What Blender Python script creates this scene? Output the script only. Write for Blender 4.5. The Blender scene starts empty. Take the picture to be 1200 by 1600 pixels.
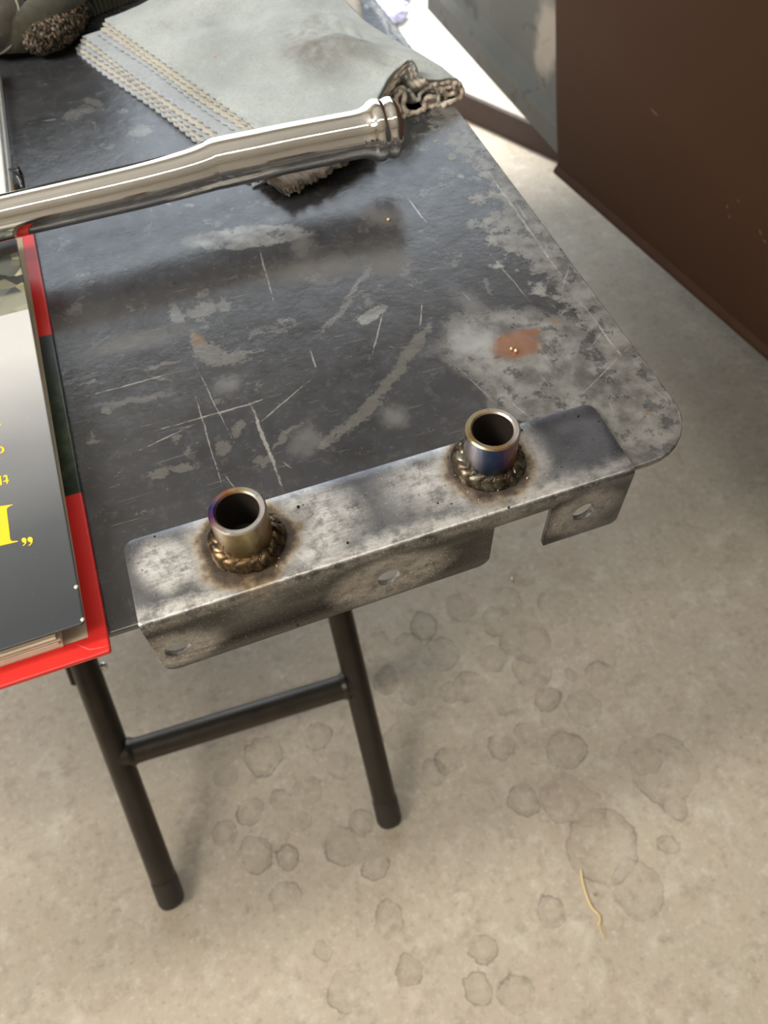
import bpy, bmesh, math, random
import numpy as np
from mathutils import Vector, Matrix, noise as mnoise

random.seed(7)
SC = bpy.context.scene
COL = SC.collection

# ------------------------------------------------------------------ camera
F_PX = 1240.0
CAM_ROWS = np.array([[0.94242938, -0.33337486, -0.02623093],
                     [-0.29175077, -0.78135143, -0.55169867],
                     [0.1634269, 0.52758993, -0.83363092]])      # right, down, forward
CAM_POS = np.array([0.0, -0.19329, 1.088])
cam_data = bpy.data.cameras.new('camera')
cam = bpy.data.objects.new('camera', cam_data)
COL.objects.link(cam)
r_, d_, f_ = CAM_ROWS
cam.matrix_world = Matrix(((r_[0], -d_[0], -f_[0], CAM_POS[0]), (r_[1], -d_[1], -f_[1], CAM_POS[1]),
                           (r_[2], -d_[2], -f_[2], CAM_POS[2]), (0, 0, 0, 1)))
cam_data.sensor_fit = 'VERTICAL'
cam_data.sensor_height = 36.0
cam_data.lens = F_PX / 1600.0 * 36.0
cam_data.clip_start = 0.01
cam_data.dof.use_dof = True
cam_data.dof.focus_distance = 0.42
cam_data.dof.aperture_fstop = 11.0
SC.camera = cam

# ------------------------------------------------------------------ light
world = bpy.data.worlds.new('daylight')
SC.world = world
world.use_nodes = True
bg = world.node_tree.nodes['Background']
bg.inputs[0].default_value = (0.80, 0.90, 1.0, 1)
bg.inputs[1].default_value = 2.7


def add_light(name, kind, loc, target, energy, color, **kw):
    d = bpy.data.lights.new(name, kind)
    d.energy = energy
    d.color = color
    for k, v in kw.items():
        setattr(d, k, v)
    o = bpy.data.objects.new(name, d)
    COL.objects.link(o)
    o.location = loc
    o.rotation_euler = (Vector(target) - Vector(loc)).to_track_quat('-Z', 'Y').to_euler()
    return o


add_light('sun', 'SUN', (-0.3, 7.5, 9), (0.0, 4.8, 0), 5.5, (1.0, 0.98, 0.96), angle=math.radians(9))
add_light('shop_light', 'AREA', (-1.75, 0.1, 2.62), (0, 0.1, 0.75), 62, (1.0, 0.95, 0.88), shape='RECTANGLE', size=0.22, size_y=1.3)
add_light('ceiling_light', 'AREA', (-2.3, -0.75, 2.8), (-2.3, -0.75, 0), 62, (1.0, 0.94, 0.85), shape='RECTANGLE', size=1.7, size_y=0.5)
add_light('strip_light', 'AREA', (0.25, -0.5, 2.6), (0.25, -0.5, 0), 9, (1.0, 0.93, 0.80), shape='RECTANGLE', size=2.2, size_y=0.07)

SC.view_settings.view_transform = 'Standard'
SC.view_settings.look = 'None'
SC.view_settings.gamma = 1.0
SC.view_settings.use_curve_mapping = False
SC.view_settings.exposure = 0.12

# ------------------------------------------------------------------ measuring
T = 0.745          # table top height


def ray(x, y):
    return CAM_ROWS.T @ np.array([(x - 600.0) / F_PX, (y - 800.0) / F_PX, 1.0])


def onz(x, y, z=T):
    """point of the plane at height z behind photo pixel x, y"""
    d = ray(x, y)
    return Vector(CAM_POS + (z - CAM_POS[2]) / d[2] * d)


def onplane(x, y, p, n):
    d = ray(x, y)
    t = np.dot(np.array(p) - CAM_POS, np.array(n)) / np.dot(d, np.array(n))
    return Vector(CAM_POS + t * d)


# ------------------------------------------------------------------ objects
def tag(o, label=None, cat=None, group=None, kind=None):
    for k, v in (('label', label), ('category', cat), ('group', group), ('kind', kind)):
        if v:
            o[k] = v
    return o


def empty(name, loc, label, cat, group=None):
    o = bpy.data.objects.new(name, None)
    o.empty_display_size = 0.02
    COL.objects.link(o)
    o.location = loc
    return tag(o, label, cat, group)


def root_loc(o):
    v = Vector((0, 0, 0))
    while o is not None:
        v += o.location
        o = o.parent
    return v


def mesh_obj(name, verts, faces, mat, parent=None, smooth=False, loc=None, sharp=None):
    """verts in world coordinates; loc = origin of a top-level object"""
    base = root_loc(parent) if parent is not None else Vector(loc or (0, 0, 0))
    me = bpy.data.meshes.new(name)
    me.from_pydata([tuple(Vector(v) - base) for v in verts], [], [tuple(f) for f in faces])
    me.validate()
    me.update()
    if mat:
        me.materials.append(mat)
    if smooth:
        me.shade_smooth()
        if sharp:
            me.set_sharp_from_angle(angle=math.radians(sharp))
    o = bpy.data.objects.new(name, me)
    COL.objects.link(o)
    if parent is not None:
        o.parent = parent
    else:
        o.location = base
    return o


def fix_normals(o):
    bm = bmesh.new()
    bm.from_mesh(o.data)
    bmesh.ops.recalc_face_normals(bm, faces=bm.faces)
    bm.to_mesh(o.data)
    bm.free()
    return o


def bevel(o, w, seg=2, ang=35):
    m = o.modifiers.new('bevel', 'BEVEL')
    m.width = w
    m.segments = seg
    m.limit_method = 'ANGLE'
    m.angle_limit = math.radians(ang)
    return o


def box(name, lo, hi, mat, parent=None, bev=0.0, loc=None):
    x0, y0, z0 = lo
    x1, y1, z1 = hi
    v = [(x0, y0, z0), (x1, y0, z0), (x1, y1, z0), (x0, y1, z0), (x0, y0, z1), (x1, y0, z1), (x1, y1, z1), (x0, y1, z1)]
    f = [(3, 2, 1, 0), (4, 5, 6, 7), (0, 1, 5, 4), (1, 2, 6, 5), (2, 3, 7, 6), (3, 0, 4, 7)]
    o = mesh_obj(name, v, f, mat, parent, loc=loc)
    if bev:
        bevel(o, bev)
    return o


def prism(name, poly, z0, z1, mat, parent=None, bev=0.0, loc=None):
    """extruded outline (list of x, y, counter-clockwise)"""
    n = len(poly)
    v = [(p[0], p[1], z0) for p in poly] + [(p[0], p[1], z1) for p in poly]
    f = [tuple(range(n - 1, -1, -1)), tuple(range(n, 2 * n))]
    f += [(i, (i + 1) % n, n + (i + 1) % n, n + i) for i in range(n)]
    o = mesh_obj(name, v, f, mat, parent, loc=loc)
    fix_normals(o)
    if bev:
        bevel(o, bev)
    return o


def rounded(corners, seg=6):
    """corners: (x, y, r) -> rounded outline"""
    out = []
    n = len(corners)
    for i in range(n):
        p = Vector(corners[i][:2])
        r = corners[i][2]
        if r <= 0:
            out.append(tuple(p))
            continue
        a = (Vector(corners[i - 1][:2]) - p).normalized()
        b = (Vector(corners[(i + 1) % n][:2]) - p).normalized()
        half = math.acos(max(-1, min(1, a.dot(b)))) / 2
        t = r / math.tan(half)
        c = p + (a + b).normalized() * (r / math.sin(half))
        s = p + a * t - c
        e = p + b * t - c
        a0 = math.atan2(s.y, s.x)
        da = math.atan2(e.y, e.x) - a0
        while da > math.pi:
            da -= 2 * math.pi
        while da < -math.pi:
            da += 2 * math.pi
        for k in range(seg + 1):
            an = a0 + da * k / seg
            out.append((c.x + r * math.cos(an), c.y + r * math.sin(an)))
    return out


def spline(pts, per=6):
    """Catmull-Rom through tuples of any length"""
    P = [np.array(p, float) for p in pts]
    P = [2 * P[0] - P[1]] + P + [2 * P[-1] - P[-2]]
    out = []
    for i in range(1, len(P) - 2):
        for k in range(per):
            t = k / per
            a, b, c, d = P[i - 1], P[i], P[i + 1], P[i + 2]
            out.append(0.5 * (2 * b + (c - a) * t + (2 * a - 5 * b + 4 * c - d) * t * t + (3 * b - a - 3 * c + d) * t ** 3))
    out.append(P[-2])
    return out


def sweep(name, path, radii, mat, parent=None, n=16, cap=True, squash=1.0, wob=None, loc=None, sharp=50):
    """tube of varying radius along a path of points; wob(i, j) adds to the radius"""
    P = [Vector(p[:3]) for p in path]
    verts, faces = [], []
    up = Vector((0, 0, 1))
    prev = None
    for i, p in enumerate(P):
        t = (P[min(i + 1, len(P) - 1)] - P[max(i - 1, 0)]).normalized()
        if prev is None:
            s = t.cross(up)
            if s.length < 1e-3:
                s = Vector((1, 0, 0))
            s.normalize()
        else:
            s = (prev - t * prev.dot(t)).normalized()
        prev = s
        w = t.cross(s)
        for j in range(n):
            a = 2 * math.pi * j / n
            r = radii[i] + (wob(i, j) if wob else 0)
            verts.append(p + s * (r * math.cos(a)) + w * (r * squash * math.sin(a)))
    for i in range(len(P) - 1):
        for j in range(n):
            faces.append((i * n + j, i * n + (j + 1) % n, (i + 1) * n + (j + 1) % n, (i + 1) * n + j))
    if cap:
        faces.append(tuple(range(n - 1, -1, -1)))
        faces.append(tuple(range((len(P) - 1) * n, len(P) * n)))
    o = mesh_obj(name, verts, faces, mat, parent, smooth=True, loc=loc, sharp=sharp)
    return fix_normals(o)


def lathe(name, prof, center, mat, parent=None, n=48, axis=Vector((0, 0, 1)), sharp=40, loc=None, closed=True):
    """profile (radius, height) turned about an axis through center"""
    q = axis.to_track_quat('Z', 'Y')
    c = Vector(center)
    verts, faces = [], []
    m = len(prof)
    for r, h in prof:
        for j in range(n):
            a = 2 * math.pi * j / n
            verts.append(c + q @ Vector((r * math.cos(a), r * math.sin(a), h)))
    for i in range(m if closed else m - 1):
        k = (i + 1) % m
        for j in range(n):
            faces.append((i * n + j, i * n + (j + 1) % n, k * n + (j + 1) % n, k * n + j))
    o = mesh_obj(name, verts, faces, mat, parent, smooth=True, sharp=sharp, loc=loc)
    return fix_normals(o)


# ------------------------------------------------------------------ materials
class G:
    def __init__(self, name):
        self.m = bpy.data.materials.new(name)
        self.m.use_nodes = True
        self.t = self.m.node_tree
        self.b = self.t.nodes['Principled BSDF']
        self.pos = self.t.nodes.new('ShaderNodeNewGeometry').outputs['Position']

    def put(self, sock, v):
        if hasattr(v, 'is_linked'):
            self.t.links.new(v, sock)
        elif isinstance(v, (tuple, list)) and len(v) == 3 and sock.type == 'RGBA':
            sock.default_value = (*v, 1)
        else:
            sock.default_value = v

    def node(self, kind, ins=None, out=0, **props):
        n = self.t.nodes.new(kind)
        for k, v in props.items():
            setattr(n, k, v)
        for k, v in (ins or {}).items():
            self.put(n.inputs[k], v)
        return n.outputs[out]

    def math(self, op, a, b=0.0, clamp=False):
        return self.node('ShaderNodeMath', {0: a, 1: b}, operation=op, use_clamp=clamp)

    def add(self, a, b):
        return self.math('ADD', a, b)

    def mul(self, a, b):
        return self.math('MULTIPLY', a, b)

    def vmul(self, a, b):
        return self.node('ShaderNodeVectorMath', {0: a, 1: b}, operation='MULTIPLY')

    def vadd(self, a, b):
        return self.node('ShaderNodeVectorMath', {0: a, 1: b}, operation='ADD')

    def step(self, v, a, b, lo=0.0, hi=1.0):
        return self.node('ShaderNodeMapRange', {'Value': v, 'From Min': a, 'From Max': b, 'To Min': lo, 'To Max': hi},
                         interpolation_type='SMOOTHSTEP')

    def noise(self, scale, detail=4.0, rough=0.55, vec=None, out='Fac', dist=0.0):
        return self.node('ShaderNodeTexNoise', {'Vector': vec or self.pos, 'Scale': scale, 'Detail': detail,
                                                'Roughness': rough, 'Distortion': dist}, out=out)

    def voronoi(self, scale, vec=None, out='Distance', feature='F1', rnd=1.0):
        return self.node('ShaderNodeTexVoronoi', {'Vector': vec or self.pos, 'Scale': scale, 'Randomness': rnd}, out=out, feature=feature)

    def mix(self, f, a, b, blend='MIX'):
        n = self.t.nodes.new('ShaderNodeMix')
        n.data_type = 'RGBA'
        n.blend_type = blend
        self.put(n.inputs[0], f)
        self.put(n.inputs[6], a)
        self.put(n.inputs[7], b)
        return n.outputs[2]

    def fmix(self, f, a, b):
        n = self.t.nodes.new('ShaderNodeMix')
        self.put(n.inputs[0], f)
        self.put(n.inputs[2], a)
        self.put(n.inputs[3], b)
        return n.outputs[0]

    def ramp(self, v, stops):
        n = self.t.nodes.new('ShaderNodeValToRGB')
        e = n.color_ramp.elements
        while len(e) < len(stops):
            e.new(0.5)
        for k, (p, c) in enumerate(stops):
            e[k].position = p
            e[k].color = (*c, 1)
        self.put(n.inputs[0], v)
        return n.outputs[0]

    def sep(self, v, k):
        return self.node('ShaderNodeSeparateXYZ', {0: v}, out=k)

    def bump(self, h, strength=0.3, dist=0.001):
        self.t.links.new(self.node('ShaderNodeBump', {'Height': h, 'Strength': strength, 'Distance': dist}), self.b.inputs['Normal'])

    def set(self, **kw):
        for k, v in kw.items():
            self.put(self.b.inputs[k.replace('_', ' ')], v)
        return self.m


def simple(name, col, rough=0.5, metal=0.0, var=0.25, scale=40, bump=0.0, bscale=200, spec=0.5, coat=0.0):
    g = G(name)
    n = g.noise(scale, 5)
    c = g.mix(n, tuple(x * (1 - var) for x in col), tuple(min(1, x * (1 + var)) for x in col))
    if bump:
        g.bump(g.noise(bscale, 4), bump)
    return g.set(Base_Color=c, Roughness=g.step(g.noise(scale * 2, 4), 0, 1, rough * 0.8, rough * 1.2), Metallic=metal,
                 Specular_IOR_Level=spec, Coat_Weight=coat)


def strokes(g, pos, items, z=T, grow=1.0):
    """smallest normalised distance to a set of elongated marks: (x1, y1, x2, y2, width) in photo pixels on the plane z"""
    res = None
    flat = g.vmul(pos, (1, 1, 0))
    fx, fy = g.sep(flat, 0), g.sep(flat, 1)
    for x1, y1, x2, y2, w in items:            # each mark waits for the one before (keeps the shader stack short)
        a, b = onz(x1, y1, z), onz(x2, y2, z)
        c = (a + b) / 2
        d = b - a
        nrm = Vector((x2 - x1, y2 - y1, 0)).normalized()
        mx, my = (x1 + x2) / 2, (y1 + y2) / 2
        e = onz(mx - nrm.y * w / 2, my + nrm.x * w / 2, z) - onz(mx + nrm.y * w / 2, my - nrm.x * w / 2, z)
        dn = d.normalized()
        wid = abs(e.x * -dn.y + e.y * dn.x) / 2
        n = g.t.nodes.new('ShaderNodeMapping')
        n.vector_type = 'TEXTURE'
        n.inputs['Location'].default_value = (c.x, c.y, 0)
        n.inputs['Rotation'].default_value = (0, 0, math.atan2(d.y, d.x))
        n.inputs['Scale'].default_value = (max(d.length / 2, 1e-4) * grow, max(wid, 1e-4) * grow, 1e7)
        g.t.links.new(flat if res is None else g.node('ShaderNodeCombineXYZ', {0: fx, 1: fy, 2: res}), n.inputs[0])
        l = g.node('ShaderNodeVectorMath', {0: n.outputs[0]}, out='Value', operation='LENGTH')
        res = l if res is None else g.math('MINIMUM', res, l)
    return res


def M_table():
    g = G('mill_scale_steel')
    x, y = g.sep(g.pos, 0), g.sep(g.pos, 1)
    n1, n2, n3 = g.noise(9, 5), g.noise(70, 6, 0.65), g.noise(300, 4, 0.6)
    warp = g.vadd(g.pos, g.node('ShaderNodeVectorMath', {0: g.vadd(g.noise(90, 5, 0.7, out='Color'), (-.5, -.5, -.5)), 'Scale': 0.012}, operation='SCALE'))
    wfine = g.vadd(g.pos, g.node('ShaderNodeVectorMath', {0: g.vadd(g.noise(60, 3, 0.6, out='Color'), (-.5, -.5, -.5)), 'Scale': 0.0022}, operation='SCALE'))
    base = g.mix(g.step(n1, .3, .7), (0.013, 0.014, 0.017), (0.040, 0.041, 0.046))
    base = g.mix(g.step(g.noise(130, 6, 0.75), 0.52, 0.66, 0, 0.5), base, (0.085, 0.082, 0.078))
    base = g.mix(g.step(g.noise(23, 5, 0.7), 0.54, 0.7, 0, 0.5), base, (0.012, 0.012, 0.013))
    base = g.mix(g.mul(n2, 0.5), base, (0.052, 0.053, 0.058))
    # soft polished smudges
    soft = strokes(g, warp, [(530, 325, 660, 345, 46), (590, 660, 640, 640, 50), (445, 690, 510, 690, 62), (480, 425, 510, 445, 34),
                             (380, 440, 620, 400, 46), (560, 420, 660, 400, 60), (330, 600, 380, 600, 40), (470, 360, 480, 410, 50),
                             (100, 560, 330, 505, 40), (640, 560, 790, 500, 40), (700, 440, 780, 520, 40), (120, 640, 300, 610, 12)])
    softm = g.mul(g.step(soft, 1.15, 0.2), g.step(n2, 0.25, 0.7, 0.35, 1))
    c = g.mix(g.mul(softm, 0.42), base, (0.20, 0.19, 0.175))
    # bare metal near the corner and along the right edge
    bare = strokes(g, warp, [(690, 520, 940, 570, 130), (740, 600, 980, 600, 130), (880, 530, 1010, 660, 110), (930, 640, 1090, 690, 130),
                             (760, 640, 900, 620, 60), (290, 378, 480, 362, 36), (560, 505, 600, 480, 20)])
    barem = g.step(g.add(bare, g.add(g.mul(g.add(n2, -0.5), 0.9), g.mul(g.add(g.noise(25, 4), -0.5), 0.5))), 1.1, 0.85)
    edge = g.step(g.add(x, g.add(g.mul(g.add(n2, -0.5), 0.10), g.mul(g.add(n1, -0.5), 0.06))), 0.219, 0.228)
    edge = g.mul(edge, g.step(y, 0.42, 0.30, 0.45, 1))
    barem = g.math('MAXIMUM', barem, edge)
    holes = g.step(g.noise(75, 7, 0.72), 0.545, 0.575)
    barem = g.mul(barem, g.add(1, g.mul(holes, -0.75)))
    # crisp flakes where the scale has come away
    fl = strokes(g, warp, [(290, 492, 345, 480, 22), (345, 470, 352, 490, 22), (270, 480, 280, 510, 20), (300, 540, 345, 555, 32), (300, 515, 312, 560, 16),
                           (310, 565, 380, 562, 16), (230, 578, 280, 565, 6), (120, 605, 160, 596, 5), (232, 590, 270, 590, 8),
                           (230, 742, 265, 735, 12), (262, 735, 320, 722, 14), (340, 715, 355, 690, 22), (395, 725, 425, 715, 18), (365, 680, 385, 655, 16),
                           (425, 700, 470, 660, 9), (520, 690, 600, 620, 17), (560, 650, 640, 560, 16), (610, 590, 660, 520, 15), (640, 560, 672, 505, 12),
                           (500, 702, 540, 660, 14), (728, 352, 745, 350, 14), (755, 430, 770, 465, 8), (505, 515, 560, 460, 8), (540, 470, 580, 415, 10),
                           (290, 320, 300, 325, 8), (255, 322, 270, 318, 5), (160, 640, 175, 645, 10), (130, 695, 160, 688, 8), (100, 178, 130, 180, 22), (126, 170, 150, 172, 12),
                           (135, 155, 155, 165, 9), (185, 170, 198, 178, 12), (200, 205, 235, 208, 24), (165, 232, 180, 226, 6), (10, 240, 18, 240, 12),
                           (145, 190, 152, 200, 6), (270, 690, 285, 680, 6), (330, 560, 420, 545, 5), (140, 672, 150, 690, 5)])
    flm = g.step(g.add(fl, g.add(g.mul(g.add(g.noise(190, 8, 0.85), -0.5), 3.6), g.mul(g.add(g.noise(45, 3), -0.5), 1.4))), 0.98, 0.92)
    rnd = g.step(g.add(g.noise(42, 7, 0.72), g.mul(g.add(g.noise(6, 2), -0.5), 0.25)), 0.62, 0.635)
    rnd = g.mul(rnd, g.step(g.noise(210, 4, 0.7), 0.42, 0.52))
    flm = g.math('MAXIMUM', flm, g.mul(rnd, 0.8))
    chips = g.math('MAXIMUM', g.step(g.noise(190, 5, 0.7), 0.67, 0.685), g.step(g.noise(620, 3, 0.6), 0.70, 0.73))
    flm = g.math('MAXIMUM', flm, g.mul(chips, 0.7))
    steel = g.mix(g.step(n2, .3, .7), (0.15, 0.146, 0.138), (0.40, 0.39, 0.37))
    c = g.mix(g.mul(barem, 0.85), c, steel)
    c = g.mix(g.mul(flm, 0.7), c, g.mix(n3, (0.155, 0.152, 0.142), (0.30, 0.292, 0.272)))
    # bright ground spot and the rusty patch beside it
    pol = g.step(strokes(g, warp, [(705, 525, 770, 545, 48)]), 1.2, 0.3)
    c = g.mix(g.mul(pol, 0.6), c, (0.46, 0.46, 0.46))
    rust = g.step(g.add(strokes(g, warp, [(760, 545, 850, 535, 46), (800, 525, 845, 515, 16)]), g.mul(g.add(n2, -0.5), 0.5)), 1.15, 0.5)
    c = g.mix(g.mul(rust, 0.8), c, (0.30, 0.13, 0.065))
    rust2 = g.step(strokes(g, warp, [(850, 500, 880, 505, 14), (1010, 640, 1016, 655, 12), (600, 340, 612, 344, 8), (300, 520, 318, 540, 22)]), 1.2, 0.2)
    c = g.mix(g.mul(rust2, 0.45), c, (0.26, 0.15, 0.06))
    # scratches
    sc = strokes(g, wfine, [(a_, b_, c_, d_, e_ * .72) for a_, b_, c_, d_, e_ in [(750, 250, 905, 470, 6), (900, 462, 985, 575, 6), (230, 677, 420, 622, 3), (330, 650, 440, 615, 4), (400, 665, 490, 590, 3.5),
                            (365, 690, 300, 560, 3), (300, 600, 350, 770, 4), (385, 615, 445, 770, 10), (220, 703, 300, 665, 3), (483, 545, 495, 575, 5),
                            (400, 370, 432, 485, 4), (760, 390, 835, 480, 3), (630, 300, 675, 360, 3), (600, 480, 580, 560, 4), (835, 530, 880, 600, 3),
                            (880, 645, 985, 540, 3), (925, 540, 945, 515, 3), (875, 460, 890, 415, 4), (660, 470, 655, 515, 4), (700, 560, 800, 655, 2),
                            (720, 455, 740, 475, 3), (130, 620, 300, 575, 3), (350, 740, 372, 768, 3), (440, 720, 460, 735, 3), (60, 190, 90, 186, 3),
                            (840, 580, 860, 605, 2.5), (790, 620, 830, 655, 2.5), (950, 625, 960, 650, 3), (1000, 590, 1060, 640, 3), (1060, 640, 1072, 690, 4),
                            (885, 655, 912, 625, 3.5), (950, 690, 1010, 715, 3), (800, 310, 830, 350, 3), (840, 560, 910, 590, 2)]])
    scm = g.step(g.add(sc, g.mul(g.add(g.noise(260, 4, 0.7), -0.5), 2.4)), 1.0, 0.3)
    scm = g.mul(scm, g.step(g.noise(30, 3), 0.3, 0.6, 0.35, 1))
    def streak(rot, sx, sy, lo):
        v = g.node('ShaderNodeMapping', {'Vector': g.pos, 'Rotation': (0, 0, rot), 'Scale': (sx, sy, 1)})
        return g.step(g.noise(1, 3, 0.6, vec=v), lo, lo + 0.04)
    st = g.math('MAXIMUM', streak(0.5, 30, 900, 0.70), g.math('MAXIMUM', streak(-0.7, 26, 900, 0.695), streak(1.3, 28, 1000, 0.695)))
    scm = g.math('MAXIMUM', scm, g.mul(st, 0.40))
    c = g.mix(g.mul(scm, 0.68), c, (0.54, 0.525, 0.49))
    metal = g.math('MULTIPLY', g.math('MAXIMUM', barem, g.math('MAXIMUM', flm, scm)), 0.55)
    rough = g.add(g.step(n2, 0.2, 0.8, 0.17, 0.30), g.mul(g.math('MAXIMUM', barem, softm), 0.14))
    g.bump(g.add(g.mul(n3, 0.5), g.add(g.mul(g.noise(35, 4), 1.2), g.mul(n2, 0.8))), 0.16, 0.0012)
    return g.set(Base_Color=c, Metallic=metal, Roughness=rough, Specular_IOR_Level=0.85)


RINGS_A = [(535, 1322, 25), (588, 1352, 20), (565, 1285, 19), (450, 1340, 18), (447, 1402, 21), (400, 1335, 26), (412, 1180, 29), (352, 1212, 18),
           (440, 1250, 18), (390, 1265, 20), (497, 1152, 20), (647, 1082, 20), (605, 1062, 20), (605, 1432, 21), (701, 1083, 16), (856, 1092, 19),
           (936, 1052, 20), (783, 1167, 22), (821, 1141, 16), (701, 1191, 20), (818, 1252, 25), (885, 1173, 30), (1040, 1202, 52), (943, 1325, 55),
           (859, 1421, 22), (605, 1439, 21), (754, 1485, 21), (637, 1517, 21), (748, 1547, 23), (541, 1552, 27), (806, 1552, 27), (820, 1000, 38),
           (873, 946, 32), (775, 970, 24), (733, 1074, 24), (720, 950, 22), (663, 980, 22), (505, 1488, 15), (1057, 1260, 18), (1045, 1325, 14)]
RINGS_B = [(480, 1235, 22), (467, 1285, 17), (530, 1195, 20), (608, 1062, 17), (912, 1106, 28), (675, 1208, 17), (885, 1250, 38), (996, 1390, 40),
           (786, 1097, 20), (815, 900, 17), (792, 940, 25), (894, 1054, 10), (677, 1210, 20), (560, 1120, 26), (620, 1150, 20), (430, 1310, 20),
           (350, 1300, 20), (830, 1050, 28), (1000, 1180, 30), (920, 1265, 26), (690, 1020, 26), (590, 1010, 24), (640, 1010, 22), (770, 1030, 22)]


def M_floor():
    g = G('stained_concrete')
    n1, n2, n3 = g.noise(2.2, 5, 0.6), g.noise(13, 6, 0.65), g.noise(110, 5, 0.7)
    c = g.mix(n1, (0.40, 0.345, 0.265), (0.55, 0.495, 0.40))
    c = g.mix(g.step(n2, 0.3, 0.75), c, g.mix(n1, (0.45, 0.365, 0.275), (0.54, 0.48, 0.39)))
    c = g.mix(g.step(g.noise(5, 3), 0.5, 0.72, 0, 0.45), c, (0.38, 0.31, 0.24))
    c = g.mix(g.step(g.noise(24, 6, 0.7), 0.5, 0.68, 0, 0.45), c, (0.68, 0.63, 0.54))
    c = g.mix(g.step(g.noise(38, 6, 0.7), 0.5, 0.34, 0, 0.45), c, (0.31, 0.26, 0.205))
    c = g.mix(g.step(n3, 0.52, 0.75, 0, 0.6), c, (0.72, 0.67, 0.58))
    c = g.mix(g.step(n3, 0.46, 0.28, 0, 0.6), c, (0.27, 0.225, 0.18))
    warp = g.vadd(g.pos, g.node('ShaderNodeVectorMath', {0: g.vadd(g.noise(22, 6, 0.65, out='Color'), (-.5, -.5, -.5)), 'Scale': 0.034}, operation='SCALE'))
    flat = g.vmul(warp, (1, 1, 0))
    def union(items):
        res = None
        for px, py, pr in items:
            p = onz(px, py, 0)
            q = onz(px + pr, py, 0)
            d = g.node('ShaderNodeVectorMath', {0: flat, 1: (p.x, p.y, 0)}, out='Value', operation='DISTANCE')
            d = g.add(d, -(q - p).length)
            res = d if res is None else g.math('MINIMUM', res, d)
        return res
    a, b = union(RINGS_A), union(RINGS_B)
    fade = g.step(g.noise(16, 4), 0.36, 0.62, 0.08, 1)
    for u, k in ((a, 0.62), (b, 0.42)):
        line = g.step(g.math('ABSOLUTE', u), 0.0019, 0.0004)
        halo = g.step(g.math('ABSOLUTE', g.add(u, 0.004)), 0.007, 0.0)
        ins = g.step(u, 0.001, -0.004)
        c = g.mix(g.mul(ins, 0.10), c, (0.22, 0.175, 0.13))
        c = g.mix(g.mul(g.mul(g.math('MAXIMUM', line, g.mul(halo, 0.3)), fade), k), c, (0.13, 0.105, 0.085))
    spots = g.step(g.voronoi(16, out='Distance'), 0.055, 0.03)
    c = g.mix(g.mul(spots, g.step(g.noise(5), 0.5, 0.6, 0, 0.55)), c, (0.10, 0.085, 0.075))
    c = g.mix(g.step(g.voronoi(60), 0.10, 0.05, 0, 0.45), c, (0.62, 0.57, 0.49))
    g.bump(g.add(g.mul(n3, 0.6), n2), 0.12, 0.002)
    return g.set(Base_Color=c, Roughness=g.step(n2, 0.2, 0.8, 0.5, 0.72), Specular_IOR_Level=0.35)


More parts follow.
